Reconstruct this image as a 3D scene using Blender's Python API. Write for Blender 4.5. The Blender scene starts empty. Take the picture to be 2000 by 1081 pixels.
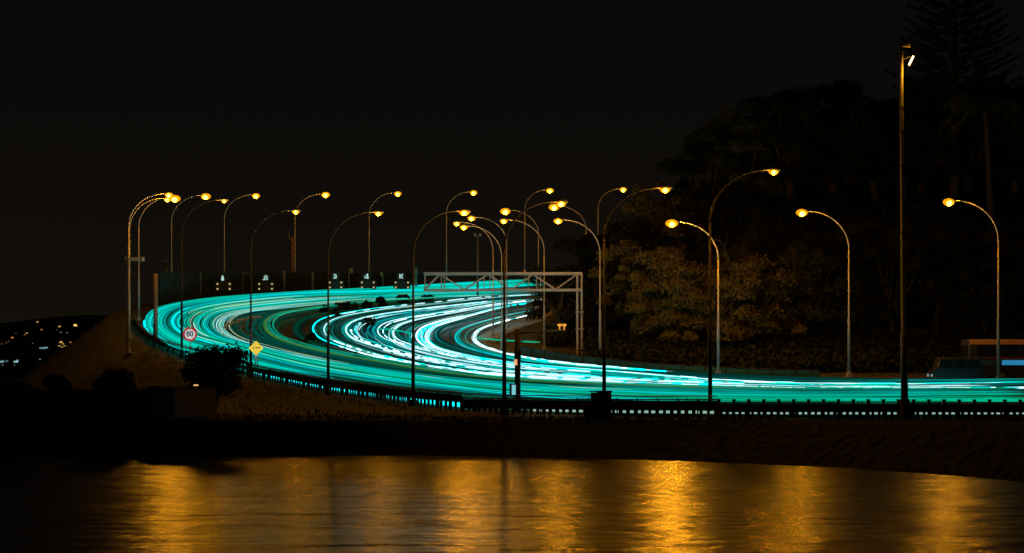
import bpy, math, random
import numpy as np
from mathutils import Vector
random.seed(7)
S = bpy.context.scene
COL = S.collection
F = 3889.0          # focal length in pixels of the 2000 px wide photograph
HZ = 700.0          # horizon row
EYE = 4.5           # eye above the water (z = 0)

# ------------------------------------------------------------------ camera
cam = bpy.data.cameras.new('camera'); co = bpy.data.objects.new('camera', cam); COL.objects.link(co)
co.location = (0, 0, EYE); co.rotation_euler = (math.radians(90), 0, 0)
cam.sensor_width = 36; cam.lens = F / 2000 * 36; cam.shift_y = (HZ - 540.5) / 2000
cam.clip_start = 0.5; cam.clip_end = 5000
S.camera = co
# ------------------------------------------------------------------ night sky
W = bpy.data.worlds.new('World'); S.world = W; W.use_nodes = True
nt = W.node_tree; bgn = nt.nodes['Background']
tc = nt.nodes.new('ShaderNodeTexCoord'); sep = nt.nodes.new('ShaderNodeSeparateXYZ')
rmp = nt.nodes.new('ShaderNodeValToRGB')
nt.links.new(tc.outputs['Generated'], sep.inputs[0]); nt.links.new(sep.outputs['Z'], rmp.inputs[0])
rmp.color_ramp.elements[0].position = 0.0; rmp.color_ramp.elements[0].color = (0.0088, 0.0060, 0.0034, 1)
rmp.color_ramp.elements[1].position = 0.16; rmp.color_ramp.elements[1].color = (0.0034, 0.0034, 0.0032, 1)
nt.links.new(rmp.outputs[0], bgn.inputs[0]); bgn.inputs[1].default_value = 0.8
S.view_settings.view_transform = 'Standard'; S.view_settings.look = 'None'
S.view_settings.exposure = 0; S.view_settings.gamma = 1
cy = S.cycles
cy.use_denoising = True
cy.use_light_tree = True
cy.max_bounces = 5; cy.diffuse_bounces = 2; cy.glossy_bounces = 3; cy.transmission_bounces = 3
cy.volume_bounces = 0; cy.transparent_max_bounces = 8
cy.sample_clamp_indirect = 4.0
cy.caustics_reflective = False; cy.caustics_refractive = False

# ------------------------------------------------------------------ terrain profile of the climbing road
KY = [80, 90, 96, 100, 104, 118, 131, 142, 154, 164, 176, 190, 205, 216, 240, 265, 290, 330, 400]
KZ = [-3.3, -3.1, -3.0, -2.78, -2.65, -2.5, -2.2, -1.6, -.6, .6, 2.2, 3.95, 5.3, 6.2, 8.1, 9.6, 11.0, 13.6, 17.5]
def hermite(xs, ys, q):
    xs = np.array(xs, float); ys = np.array(ys, float)
    d = np.gradient(ys, xs)
    i = np.clip(np.searchsorted(xs, q) - 1, 0, len(xs) - 2)
    h = xs[i+1] - xs[i]; t = (q - xs[i]) / h
    return ((2*t**3-3*t**2+1)*ys[i] + (t**3-2*t**2+t)*h*d[i] + (-2*t**3+3*t**2)*ys[i+1] + (t**3-t**2)*h*d[i+1])
YT = np.arange(80, 400, 0.5); ZT = hermite(KY, KZ, YT)
ZT = np.convolve(np.pad(ZT, 8, mode='edge'), np.ones(17)/17, 'valid')
def Zr(Y): return np.interp(Y, YT, ZT)
def depth(y, h=0.0):
    """depth at which a point h above the road shows on row y"""
    r = np.maximum.accumulate((ZT + h) / YT + np.arange(len(YT))*1e-9)
    return np.interp((HZ - np.asarray(y, float)) / F, r, YT)
def unp(pts, h=0.0):
    p = np.asarray(pts, float); Y = depth(p[:, 1], h)
    return np.stack([(p[:, 0]-1000)*Y/F, Y, EYE + Zr(Y) + h], 1)
def at(x, y, Y): return Vector(((x-1000)*Y/F, Y, EYE + (HZ-y)*Y/F))
def PX(x, Y): return (x-1000)*Y/F

def crom(pts, n):
    """smooth resample of a polyline to n points"""
    p = np.asarray(pts, float)
    s = np.concatenate([[0], np.cumsum(np.linalg.norm(np.diff(p, axis=0), axis=1))])
    q = np.linspace(0, s[-1], n)
    return np.stack([hermite(s, p[:, k], q) for k in range(p.shape[1])], 1)
def guide(pts, n=45):
    p = np.asarray(pts, float); k = int(np.argmin(p[:, 0]))
    full = crom(p, 600); kk = int(np.argmin(full[:, 0]))
    a, b = full[:kk+1], full[kk:]
    def rs(q, n, tail):
        s = np.concatenate([[0], np.cumsum(np.linalg.norm(np.diff(q, axis=0), axis=1))]); s /= s[-1]
        u = np.linspace(0, 1, n)
        u = 1-(1-u)**1.8 if not tail else u**1.8       # denser towards the tip of the bend
        return np.stack([np.interp(u, s, q[:, j]) for j in range(2)], 1)
    return np.concatenate([rs(a, n, False), rs(b, n, True)[1:]])
def lerp(A, B, t): return A*(1-t) + B*t

# ------------------------------------------------------------------ traced lines of the bend (photo pixels, laid on the road surface)
GO = guide([(1080,548),(950,553),(827,559),(720,564),(600,569),(500,574),(400,583),(330,594),(285,607),(262,625),(264,642),(276,657),(310,681),(356,697),(430,717),(500,738),(640,766),(800,791),(1000,804),(1400,812),(2040,813)])
G0 = guide([(1078,545),(950,550),(827,557),(720,563),(600,570),(500,575),(400,583),(330,594),(287,606),(265,622),(268,636),(283,652),(315,667),(353,684),(420,702),(520,722),(640,742),(800,765),(1000,779),(1400,787),(2040,787)])
G1 = guide([(1078,556),(950,562),(827,567),(720,570),(553,575),(450,585),(380,597),(335,611),(314,626),(322,640),(353,654),(392,665),(461,683),(581,716),(719,738),(805,751),(982,771),(1152,779),(1400,784),(2040,785)])
G2 = guide([(1078,563),(950,568),(827,572),(720,576),(600,581),(500,589),(420,601),(365,613),(341,626),(350,640),(400,657),(480,678),(600,708),(720,729),(850,746),(1000,761),(1200,771),(1400,776),(2040,777)])
G3 = guide([(1078,570),(950,572),(820,577),(650,585),(520,597),(440,608),(395,620),(386,630),(395,645),(440,662),(520,682),(620,702),(720,718),(850,737),(1000,752),(1200,763),(1400,769),(2040,769)])
G4 = guide([(1078,576),(950,578),(820,582),(700,588),(560,601),(470,612),(425,624),(416,634),(428,649),(480,666),(560,688),(660,707),(800,729),(1000,746),(1200,757),(1400,763),(2040,763)])
G5 = guide([(1000,577),(850,580),(692,587),(595,602),(539,611),(506,621),(497,632),(503,645),(525,658),(567,672),(636,690),(719,704),(805,720),(902,733),(985,742),(1177,751),(1400,758),(2040,760)])
G6 = guide([(1000,579),(850,584),(680,596),(600,607),(550,615),(530,625),(527,634),(536,646),(570,660),(640,678),(720,693),(800,706),(900,723),(1000,736),(1200,747),(1400,755),(2040,758)])
G8 = guide([(1063,575),(930,582),(874,589),(791,597),(722,606),(660,617),(625,627),(608,639),(608,650),(631,663),(664,675),(700,688),(763,704),(805,712),(846,720),(902,727),(957,732),(1013,736),(1096,741),(1177,746),(1300,749),(1461,754),(1600,758),(1758,758),(2040,757)])
G9 = guide([(1066,582),(974,588),(860,600),(790,608),(730,617),(690,627),(668,637),(664,647),(680,658),(710,668),(763,684),(805,695),(846,705),(902,713),(985,724),(1100,733),(1200,739),(1400,748),(1600,754),(2040,753)])
G95 = guide([(1066,585),(974,594),(880,610),(805,620),(763,630),(742,638),(735,646),(745,655),(780,668),(830,682),(900,698),(985,712),(1100,724),(1200,731),(1400,743),(1600,750),(2040,750)])
G10 = guide([(1065,586),(1024,592),(983,598),(942,608),(902,620),(861,630),(830,641),(813,654),(816,665),(832,676),(861,686),(902,695),(963,705),(1041,714),(1096,719),(1177,725),(1294,735),(1377,742),(1461,747),(1600,751),(1777,751),(1888,749),(2040,746)])
G11 = guide([(1058,612),(1014,622),(983,630),(953,638),(932,648),(922,658),(930,668),(960,680),(1010,694),(1100,708),(1200,717),(1400,731),(1700,740),(2040,740)])
GI = guide([(1082,613),(1060,625),(1000,642),(962,656),(950,664),(975,676),(1020,690),(1100,712),(1200,722),(1400,733),(1700,742),(2040,742)])
GOw = unp(GO)
POLY = np.concatenate([GOw[:, :2], [[125, GOw[-1, 1]], [125, 330], [GOw[0, 0], 330]]])

def inside(P):
    x, y = P[:, 0], P[:, 1]; r = np.zeros(len(P), bool)
    n = len(POLY)
    for i in range(n):
        x1, y1 = POLY[i]; x2, y2 = POLY[(i+1) % n]
        if y1 == y2: continue
        c = ((y1 > y) != (y2 > y)) & (x < (x2-x1)*(y-y1)/(y2-y1)+x1)
        r ^= c
    return r
def near(P):
    best = np.full(len(P), 1e9); by = np.zeros(len(P))
    for i in range(len(GOw)-1):
        a = GOw[i, :2]; b = GOw[i+1, :2]; ab = b-a; L = (ab**2).sum()
        if L == 0: continue
        t = np.clip(((P-a) @ ab)/L, 0, 1); q = a + t[:, None]*ab
        d = np.linalg.norm(P-q, axis=1); m = d < best
        best[m] = d[m]; by[m] = q[m, 1]
    return best, by
def H(P):
    """ground height (world z)"""
    P = np.asarray(P, float).reshape(-1, 2)
    ins = inside(P); d, by = near(P)
    z = Zr(P[:, 1])
    out = np.maximum(-3.0, Zr(by) - 0.02 - np.maximum(d-2.6, 0)/1.35)
    z = np.where(ins, z, out)
    z = np.where(P[:, 1] < 100, np.minimum(z, -2.95), z)
    dd = np.clip(np.minimum(P[:, 0]-10, P[:, 1]-166), 0, 60)
    z = z + np.where(ins & (dd > 0), np.minimum(dd*0.85, 8.5 + dd*0.12), 0)
    return EYE + z
def ground(x, Y): return float(H([[x, Y]])[0])

# ------------------------------------------------------------------ materials
MATS = {}
def mat(name, col, rough=.7, metal=0, noise=None, bump=0, scale=8, emit=None, spec=None):
    if name in MATS: return MATS[name]
    m = bpy.data.materials.new(name); m.use_nodes = True; t = m.node_tree
    b = t.nodes['Principled BSDF']
    b.inputs['Base Color'].default_value = (*col, 1); b.inputs['Roughness'].default_value = rough
    b.inputs['Metallic'].default_value = metal
    if spec is not None: b.inputs['Specular IOR Level'].default_value = spec
    if noise or bump:
        c = t.nodes.new('ShaderNodeTexCoord'); n = t.nodes.new('ShaderNodeTexNoise')
        n.inputs['Scale'].default_value = scale; n.inputs['Detail'].default_value = 5
        t.links.new(c.outputs['Object'], n.inputs['Vector'])
        if noise:
            r = t.nodes.new('ShaderNodeValToRGB')
            r.color_ramp.elements[0].position = .3; r.color_ramp.elements[1].position = .72
            r.color_ramp.elements[0].color = (*col, 1); r.color_ramp.elements[1].color = (*noise, 1)
            t.links.new(n.outputs['Fac'], r.inputs[0]); t.links.new(r.outputs[0], b.inputs['Base Color'])
        if bump:
            u = t.nodes.new('ShaderNodeBump'); u.inputs['Strength'].default_value = bump; u.inputs['Distance'].default_value = .1
            t.links.new(n.outputs['Fac'], u.inputs['Height']); t.links.new(u.outputs[0], b.inputs['Normal'])
    if emit:
        b.inputs['Emission Color'].default_value = (*emit[0], 1); b.inputs['Emission Strength'].default_value = emit[1]
    MATS[name] = m; return m
def glow(name, col, s, sample=True):
    if name in MATS: return MATS[name]
    m = bpy.data.materials.new(name); m.use_nodes = True; t = m.node_tree
    t.nodes.remove(t.nodes['Principled BSDF'])
    e = t.nodes.new('ShaderNodeEmission'); e.inputs[0].default_value = (*col, 1); e.inputs[1].default_value = s
    t.links.new(e.outputs[0], t.nodes['Material Output'].inputs[0])
    m.cycles.emission_sampling = 'AUTO' if sample else 'NONE'
    MATS[name] = m; return m
M_asph = mat('asphalt', (.011,.014,.015), .5, noise=(.02,.024,.025), bump=.25, scale=3)
M_grass = mat('grass_ground', (.035,.045,.015), .95, noise=(.10,.09,.04), bump=.9, scale=.9)
M_paint = mat('white_road_paint', (.75,.75,.72), .6)
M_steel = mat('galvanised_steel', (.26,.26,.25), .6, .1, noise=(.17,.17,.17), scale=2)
M_zinc = mat('lit_zinc_steel', (.52,.50,.47), .6, .1, noise=(.38,.37,.35), scale=2)  # paler copy of the steel, so gantry and posts look lit
M_dsteel = mat('dark_and_shaded_steel', (.045,.045,.045), .7, .1, noise=(.03,.028,.025), scale=3)  # blackened copy putting near lamp posts in silhouette; also plain dark steel
M_house = mat('luminaire_grey', (.28,.28,.27), .4, .3)
M_white = mat('white_enamel', (.78,.78,.76), .35)
M_red = mat('red_enamel', (.55,.02,.025), .35)
M_black = mat('black_enamel', (.012,.012,.012), .5)
M_yel = mat('yellow_enamel', (.80,.55,.02), .4)
M_wood = mat('weathered_timber', (.09,.075,.06), .85, noise=(.05,.042,.035), bump=.3, scale=6)
M_conc = mat('concrete', (.30,.29,.27), .8, noise=(.2,.195,.185), bump=.2, scale=4)
M_dark = mat('dark_painted_panel', (.045,.06,.06), .9, noise=(.035,.045,.045), scale=1.5, spec=.0)
M_rock = mat('dark_wet_rock', (.007,.007,.007), .95, noise=(.003,.003,.003), bump=.8, scale=1.5, spec=.08)
M_bark = mat('bark', (.10,.075,.05), .9, noise=(.05,.04,.03), bump=.6, scale=4)
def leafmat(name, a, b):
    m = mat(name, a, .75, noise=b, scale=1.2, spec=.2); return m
M_leaf = [leafmat('lit_pohutukawa_leaf', (.06,.052,.014), (.22,.18,.045)), leafmat('olive_leaf', (.035,.05,.02), (.075,.085,.035)), leafmat('dark_leaf', (.012,.018,.008), (.028,.03,.014))]  # lamplight put into leaf colour: brighter, warmer copy for lit trees, dark for unlit
M_bush = leafmat('bush_leaf', (.018,.026,.012), (.035,.042,.02))
M_tealpanel = mat('teal_lit_acoustic_panel', (.02,.16,.16), .5, noise=(.015,.11,.12), scale=2)  # teal light of the trails painted into pale panels
M_lamp = glow('sodium_lamp_bulb', (1, .43, .009), 66, True)
M_glass = glow('amber_halo_glass', (1, .36, .004), 1.15, False)  # glowing bowl around each bulb, drawn for its amber halo
M_amber = glow('amber_signal_light', (1, .78, .35), .55, False)
M_symbol = glow('pale_green_signal_symbol', (.55, .95, .85), .8, False)

# ------------------------------------------------------------------ mesh building
class MB:
    def __init__(s): s.v = []; s.f = []
    def add(s, v, f):
        o = len(s.v); s.v += [tuple(map(float, q)) for q in v]; s.f += [tuple(i+o for i in q) for q in f]; return s
    def box(s, c, d, rz=0):
        cx, cy_, cz = c; dx, dy, dz = d[0]/2, d[1]/2, d[2]/2; ca, sa = math.cos(rz), math.sin(rz)
        v = [(cx+x*ca-y*sa, cy_+x*sa+y*ca, cz+z) for z in (-dz, dz) for x, y in ((-dx,-dy),(dx,-dy),(dx,dy),(-dx,dy))]
        return s.add(v, [(3,2,1,0),(4,5,6,7),(0,1,5,4),(1,2,6,5),(2,3,7,6),(3,0,4,7)])
    def tube(s, pts, r, n=8, flat=1.0, cap=True):
        """r: number or per-point list; flat: height/width ratio of the section"""
        P = [Vector(p) for p in pts]; m = len(P)
        R = r if hasattr(r, '__len__') else [r]*m
        v = []; T0 = None; N = None
        for i in range(m):
            T = (P[min(i+1, m-1)]-P[max(i-1, 0)])
            T = T.normalized() if T.length > 1e-9 else Vector((0,0,1))
            if N is None:
                ref = Vector((0,0,1)) if abs(T.z) < .9 else Vector((1,0,0))
                N = T.cross(ref).normalized()
            else:
                N = (N - T*N.dot(T))
                N = N.normalized() if N.length > 1e-6 else T.orthogonal().normalized()
            B = T.cross(N)
            for k in range(n):
                a = 2*math.pi*(k+.5)/n
                v.append(P[i] + N*(math.cos(a)*R[i]) + B*(math.sin(a)*R[i]*flat))
        f = [(i*n+k, i*n+(k+1) % n, (i+1)*n+(k+1) % n, (i+1)*n+k) for i in range(m-1) for k in range(n)]
        if cap: f += [tuple(range(n))[::-1], tuple((m-1)*n+k for k in range(n))]
        return s.add(v, f)
    def disc(s, c, r, t, n=28, axis='y'):
        P = [(c[0], c[1]-t/2, c[2]), (c[0], c[1]+t/2, c[2])] if axis == 'y' else [(c[0], c[1], c[2]-t/2), (c[0], c[1], c[2]+t/2)]
        return s.tube(P, r, n)
    def blob(s, c, r, n=10, m=6, jit=0.0):
        v = [(c[0], c[1], c[2]-r[2])]
        for j in range(1, m):
            th = math.pi*j/m - math.pi/2
            for k in range(n):
                a = 2*math.pi*k/n; q = 1+random.uniform(-jit, jit)
                v.append((c[0]+r[0]*math.cos(th)*math.cos(a)*q, c[1]+r[1]*math.cos(th)*math.sin(a)*q, c[2]+r[2]*math.sin(th)*q))
        v.append((c[0], c[1], c[2]+r[2])); L = len(v)-1
        f = [(0, 1+(k+1) % n, 1+k) for k in range(n)]
        f += [(1+j*n+k, 1+j*n+(k+1) % n, 1+(j+1)*n+(k+1) % n, 1+(j+1)*n+k) for j in range(m-2) for k in range(n)]
        f += [(1+(m-2)*n+k, 1+(m-2)*n+(k+1) % n, L) for k in range(n)]
        return s.add(v, f)
    def build(s, name, m, parent=None, smooth=False, bevel=0):
        me = bpy.data.meshes.new(name); me.from_pydata(s.v, [], s.f); me.materials.append(m)
        if smooth: me.polygons.foreach_set('use_smooth', [True]*len(me.polygons))
        me.update()
        o = bpy.data.objects.new(name, me); COL.objects.link(o)
        if parent: o.parent = parent
        if bevel:
            b = o.modifiers.new('bevel', 'BEVEL'); b.width = bevel; b.segments = 2
        return o
def tag(o, label=None, cat=None, group=None, kind=None):
    if label: o['label'] = label
    if cat: o['category'] = cat
    if group: o['group'] = group
    if kind: o['kind'] = kind
    return o
def thing(name, loc, label, cat, group=None):
    o = bpy.data.objects.new(name, None); COL.objects.link(o); o.location = loc; o.empty_display_size = .3
    return tag(o, label, cat, group)
def grid(P, nu, nv):
    """faces of a nu x nv vertex grid"""
    return [(i*nv+j, (i+1)*nv+j, (i+1)*nv+j+1, i*nv+j+1) for i in range(nu-1) for j in range(nv-1)]

# ------------------------------------------------------------------ the setting
# lawn and embankment
gx = np.arange(-120, 126, 1.5); gy = np.concatenate([np.arange(95.9, 160, 1.0), np.arange(160, 330.1, 1.7)])
XX, YY = np.meshgrid(gx, gy, indexing='ij'); P = np.stack([XX.ravel(), YY.ravel()], 1); hh = H(P)
MB().add(np.column_stack([P, hh - .0]), [f for f in grid(None, len(gx), len(gy))]).build('ground', M_grass, smooth=True)['kind'] = 'structure'
# flat land far beyond
MB().add([(-1500,95.9,EYE-3.12),(1500,95.9,EYE-3.12),(1500,1600,EYE-3.12),(-1500,1600,EYE-3.12)], [(0,1,2,3)]).build('far_ground', mat('dark_far_land', (.012,.012,.01), .9), None)['kind'] = 'structure'
# road surface
nv = 34
rows = [unp(lerp(GO, GI, .012+.988*j/(nv-1))) for j in range(nv)]
V = np.stack(rows, 1)
V[:, :, 2] += .05
MB().add(V.reshape(-1, 3), grid(None, V.shape[0], nv)).build('road', M_asph, smooth=True)['kind'] = 'structure'
# grass verge inside the tip of the bend
va = crom([(291,640),(304,655),(330,670),(356,682),(395,699),(430,711)], 24); vb = crom([(303,628),(318,646),(345,662),(375,671),(405,680),(440,694)], 24)
V = np.stack([unp(lerp(va, vb, j/7)) for j in range(8)], 1); V[:, :, 2] += .09
MB().add(V.reshape(-1, 3), grid(None, 24, 8)).build('verge', mat('verge_grass', (.05,.075,.02), .95, noise=(.12,.12,.04), bump=.8, scale=2), smooth=True)['kind'] = 'structure'
# pale concrete shoulder beside the innermost lane
sa = crom([(928,663),(960,646),(1000,631),(1040,619),(1064,611)], 20); sb = crom([(950,668),(975,662),(1005,648),(1045,634),(1068,626)], 20)
V = np.stack([unp(lerp(sa, sb, j/5)) for j in range(6)], 1); V[:, :, 2] += .07
MB().add(V.reshape(-1, 3), grid(None, 20, 6)).build('road_shoulder', mat('pale_concrete', (.34,.34,.32), .8, noise=(.27,.27,.26), scale=1), smooth=True)['kind'] = 'structure'
# planted median
ma = crom([(1000,573),(900,577),(840,580),(740,587),(660,594),(600,603),(560,612)], 40); mb_ = crom([(1000,577),(900,582),(850,586),(760,598),(690,607),(640,614),(600,618)], 40)
V = np.stack([unp(lerp(ma, mb_, j/5)) for j in range(6)], 1); V[:, :, 2] += .10
MB().add(V.reshape(-1, 3), grid(None, 40, 6)).build('median_strip', mat('dry_mulch', (.16,.09,.03), .95, noise=(.28,.17,.05), bump=1, scale=4), smooth=True)['kind'] = 'structure'

def stroke(px, w, off, name='marking', h=.002):
    """painted line: centre in photo pixels on the road"""
    c = unp(crom(px, max(4, len(px)*4))); v = []
    for i, p in enumerate(c):
        t = c[min(i+1, len(c)-1)] - c[max(i-1, 0)]; t = t[:2]/np.linalg.norm(t[:2]); n = np.array([-t[1], t[0]])*w/2
        for sgn in (-1, 1): v.append((p[0]+n[0]*sgn, p[1]+n[1]*sgn, EYE+Zr(p[1]+n[1]*sgn)+.05+off))
    return v, [(2*i, 2*i+1, 2*i+3, 2*i+2) for i in range(len(c)-1)]
mk = MB()
for pp in ([(505,707),(524,711)],[(549,718),(567,723)],[(592,729),(610,732)],[(639,739),(657,743)],[(686,747),(704,750)],[(738,757),(756,760)],[(800,766),(822,768)],
           [(990,652),(999,649)],[(1005,645),(1014,643)],[(1020,640),(1028,638)],[(1034,635),(1041,633)],[(1046,631),(1050,630)]):
    mk.add(*stroke(pp, .16, .012))
mk.add(*stroke([(330,690),(430,706),(470,712),(560,734),(640,749),(760,768),(900,782),(1060,790),(1300,795),(1600,795),(2000,795)], .14, .012))
mk.build('lane_markings', M_paint)['kind'] = 'structure'

# water
wat = bpy.data.materials.new('harbour_water'); wat.use_nodes = True; t = wat.node_tree; b = t.nodes['Principled BSDF']
b.inputs['Base Color'].default_value = (.004,.006,.007,1); b.inputs['Roughness'].default_value = .255; b.inputs['IOR'].default_value = 1.33
b.inputs['Specular IOR Level'].default_value = .5
c = t.nodes.new('ShaderNodeTexCoord'); mp = t.nodes.new('ShaderNodeMapping'); mp.inputs['Scale'].default_value = (.30, .62, 1)
mp.inputs['Rotation'].default_value = (0, 0, math.radians(4))
n1 = t.nodes.new('ShaderNodeTexNoise'); n1.inputs['Scale'].default_value = 1.1; n1.inputs['Detail'].default_value = 4; n1.inputs['Roughness'].default_value = .55
mp2 = t.nodes.new('ShaderNodeMapping'); mp2.inputs['Scale'].default_value = (.03, .16, 1)
n2 = t.nodes.new('ShaderNodeTexNoise'); n2.inputs['Scale'].default_value = 1.0; n2.inputs['Detail'].default_value = 3
ad = t.nodes.new('ShaderNodeMath'); ad.operation = 'MULTIPLY_ADD'; ad.inputs[1].default_value = 1.0
bu = t.nodes.new('ShaderNodeBump'); bu.inputs['Strength'].default_value = 1; bu.inputs['Distance'].default_value = .20
t.links.new(c.outputs['Object'], mp.inputs[0]); t.links.new(mp.outputs[0], n1.inputs['Vector'])
t.links.new(c.outputs['Object'], mp2.inputs[0]); t.links.new(mp2.outputs[0], n2.inputs['Vector'])
t.links.new(n2.outputs['Fac'], ad.inputs[0]); t.links.new(n1.outputs['Fac'], ad.inputs[2]); t.links.new(ad.outputs[0], bu.inputs['Height']); t.links.new(bu.outputs[0], b.inputs['Normal'])
MB().add([(-700,-60,0),(700,-60,0),(700,96.5,0),(-700,96.5,0)], [(0,1,2,3)]).build('water', wat)['kind'] = 'structure'

# sea wall / rock bank
wl = crom([(-600,884),(0,885),(300,885),(700,888),(1000,893),(1300,900),(1500,908),(1700,918),(1900,933),(2000,942),(2300,975)], 240)
tp = crom([(-600,822),(0,822),(700,822),(1400,823.5),(1700,827),(2000,832),(2300,838)], 240)
v = []; nb = 12
for i in range(240):
    Yw = 4.5*F/(wl[i,1]-HZ); xw = PX(wl[i,0], Yw)
    Yt = 3.0*F/(tp[i,1]-HZ); xt = PX(tp[i,0], Yt); Yt = max(Yt, Yw+.35)
    v.append((xw, Yw-.3, -.6))
    for j in range(nb):
        q = j/(nb-1); wob = random.uniform(-.09, .09)*(0 < q < 1)
        v.append((xw*(1-q)+xt*q + wob, Yw*(1-q)+Yt*q+wob, 1.5*q + wob*.8 + random.uniform(-.03,.03)*(j==0)))
    v.append((xt, Yt+.25, 1.52)); v.append((xt, 96.4, 1.53))
cb = MB().add(v, grid(None, 240, nb+3)).build('sea_wall', M_rock, smooth=False)
tag(cb, 'long dark stone sea wall running along the water below the motorway', 'sea wall')

# distant hill
v = []
hx = np.linspace(-420, 330, 90); hy = np.linspace(430, 980, 24)
def hillz(X, Y):
    q = np.clip((Y-450)/(900-450), 0, 1)
    return EYE - 3.1 + q*19.5 + q*2.2*np.sin(X*.03+1) + q*1.2*np.sin(X*.09)
XX, YY = np.meshgrid(hx, hy, indexing='ij'); ZZ = hillz(XX, YY)
ZZ[:, -1] = EYE-3.2; ZZ[0, :] = EYE-3.2
MB().add(np.column_stack([XX.ravel(), YY.ravel(), ZZ.ravel()]), grid(None, 90, 24)).build('distant_hills', mat('dark_wooded_hill', (.012,.014,.008), .95, noise=(.005,.006,.004), bump=.5, scale=.02), smooth=True)['kind'] = 'structure'

# ------------------------------------------------------------------ street lamps
def lamp_light(parent, loc, energy):
    l = bpy.data.lights.new('lamp_light', 'POINT'); l.energy = energy; l.color = (1, .36, .012); l.shadow_soft_size = .22
    o = bpy.data.objects.new('lamp_light', l); COL.objects.link(o); o.parent = parent; o.location = loc
    return o
def street_lamp(px, Y, lx, ly, label, base=None, r=.11, big=1.0, rise=None, energy=300, mat_=None):
    m = mat_ or M_zinc; r = r*.68
    if mat_: big = .8
    elif Y > 180: big = 1.5
    elif px > 1395: big = 1.3
    x = PX(px, Y); bz = ground(x, Y) if base is None else EYE+(HZ-base)*Y/F
    L = at(lx, ly, Y); dx = L.x - x; ht = L.z - bz
    o = thing('street_lamp', (x, Y, bz), label, 'street lamp', 'sodium street lamps along the motorway')
    s = 1 if dx > 0 else -1; a = abs(dx) - .45
    rise = rise or min(ht*.24, a*.62+.9); hv = ht - rise
    MB().box((0,0,.03), (.5,.5,.06)).tube([(0,0,.06),(0,0,.35)], .2, 10).build('base_plate', m, o)
    MB().tube([(0,0,.2),(0,0,hv*.45),(0,0,hv*.45+.06),(0,0,hv)], [r*1.25, r*1.12, r*.8, r*.66], 10).build('pole', m, o, True)
    pts = [(s*a*(1-math.cos(t)), 0, hv+rise*math.sin(t)) for t in np.linspace(0, math.pi/2, 16)]
    MB().tube(pts, [r*.66-(r*.26)*i/15 for i in range(16)], 8).build('arm', m, o, True)
    h = MB(); h.tube([(s*(a-.08),0,ht+.02),(s*(a+.1),0,ht+.03),(s*(a+.3),0,ht+.06),(s*(a+.62),0,ht+.05),(s*(a+.8),0,ht+.0)], [.06,.10,.17,.16,.05], 10, .55)
    hd = h.build('lamp_head', M_house, o, True)
    gr = np.random.RandomState(int(px)).uniform(.9, 1.12)
    gr *= big
    MB().blob((s*(a+.45), 0, ht-.08*big), (.33*gr, .24*gr, .21*gr), 16, 8).build('lamp_glass', M_glass, hd, True)
    MB().blob((s*(a+.45), 0, ht-.12*big), (.23*gr, .27*gr, .17*gr), 14, 8).build('lamp_bulb', M_lamp, hd, True)
    lamp_light(hd, (s*(a+.45), 0, ht-.75), energy)
    return o
SL = street_lamp
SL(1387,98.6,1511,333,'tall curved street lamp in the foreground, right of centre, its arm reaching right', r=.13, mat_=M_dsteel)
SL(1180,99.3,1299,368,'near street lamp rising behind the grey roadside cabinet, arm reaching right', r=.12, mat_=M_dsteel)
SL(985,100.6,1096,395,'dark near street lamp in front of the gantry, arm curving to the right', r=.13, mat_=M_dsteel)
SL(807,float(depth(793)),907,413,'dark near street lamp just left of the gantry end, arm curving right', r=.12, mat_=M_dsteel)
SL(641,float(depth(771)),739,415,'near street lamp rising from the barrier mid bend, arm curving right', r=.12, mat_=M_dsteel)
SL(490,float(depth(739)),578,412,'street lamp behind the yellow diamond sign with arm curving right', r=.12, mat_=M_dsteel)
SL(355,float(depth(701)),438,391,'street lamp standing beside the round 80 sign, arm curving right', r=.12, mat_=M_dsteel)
SL(251,163,330,379,'street lamp on the grass mound carrying a small camera bracket', r=.15, energy=620)
SL(253,172,327,388,'street lamp directly behind the one with the camera bracket on the mound', r=.10, energy=620)
SL(271,186,342,386,'slim street lamp at the leftmost tip of the bend, just right of the mound lamps', r=.11, energy=620)
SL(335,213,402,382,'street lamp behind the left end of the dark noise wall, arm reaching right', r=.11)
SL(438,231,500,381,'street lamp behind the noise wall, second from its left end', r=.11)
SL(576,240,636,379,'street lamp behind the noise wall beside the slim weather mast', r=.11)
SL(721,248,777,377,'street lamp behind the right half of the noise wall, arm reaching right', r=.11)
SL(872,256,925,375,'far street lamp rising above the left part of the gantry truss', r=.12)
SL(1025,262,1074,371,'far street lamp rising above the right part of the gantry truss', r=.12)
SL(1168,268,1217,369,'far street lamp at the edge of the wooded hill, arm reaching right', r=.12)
SL(1172,156,1090,430,'street lamp right of the gantry legs with its arm curving left', base=704, r=.12)
SL(1403,142,1312,434,'street lamp under the brightly lit tree, arm curving left', base=734, r=.12, energy=2300)
SL(1658,141,1566,413,'street lamp in front of the wooded hill with arm curving left', base=737, r=.12, energy=700)
SL(1950,134,1853,392,'rightmost street lamp, arm curving left over the passing bus', base=745, r=.13, energy=900)
SL(1052,200,987,411,'far street lamp behind the right part of the gantry, arm curving left', r=.11)
SL(1063,164,984,430,'street lamp close behind the gantry legs, arm curving left', r=.10)
SL(1145,208,1082,403,'street lamp half hidden by the trees right of the gantry, arm curving left', r=.10)
SL(963,170,892,435,'slim street lamp inside the bend seen through the gantry, arm curving left', r=.09)
SL(980,160,906,442,'street lamp just left of the dark foreground pole, arm curving left', r=.10)
SL(990,180,921,425,'street lamp just right of the dark foreground pole, arm curving left', r=.09)

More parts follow.
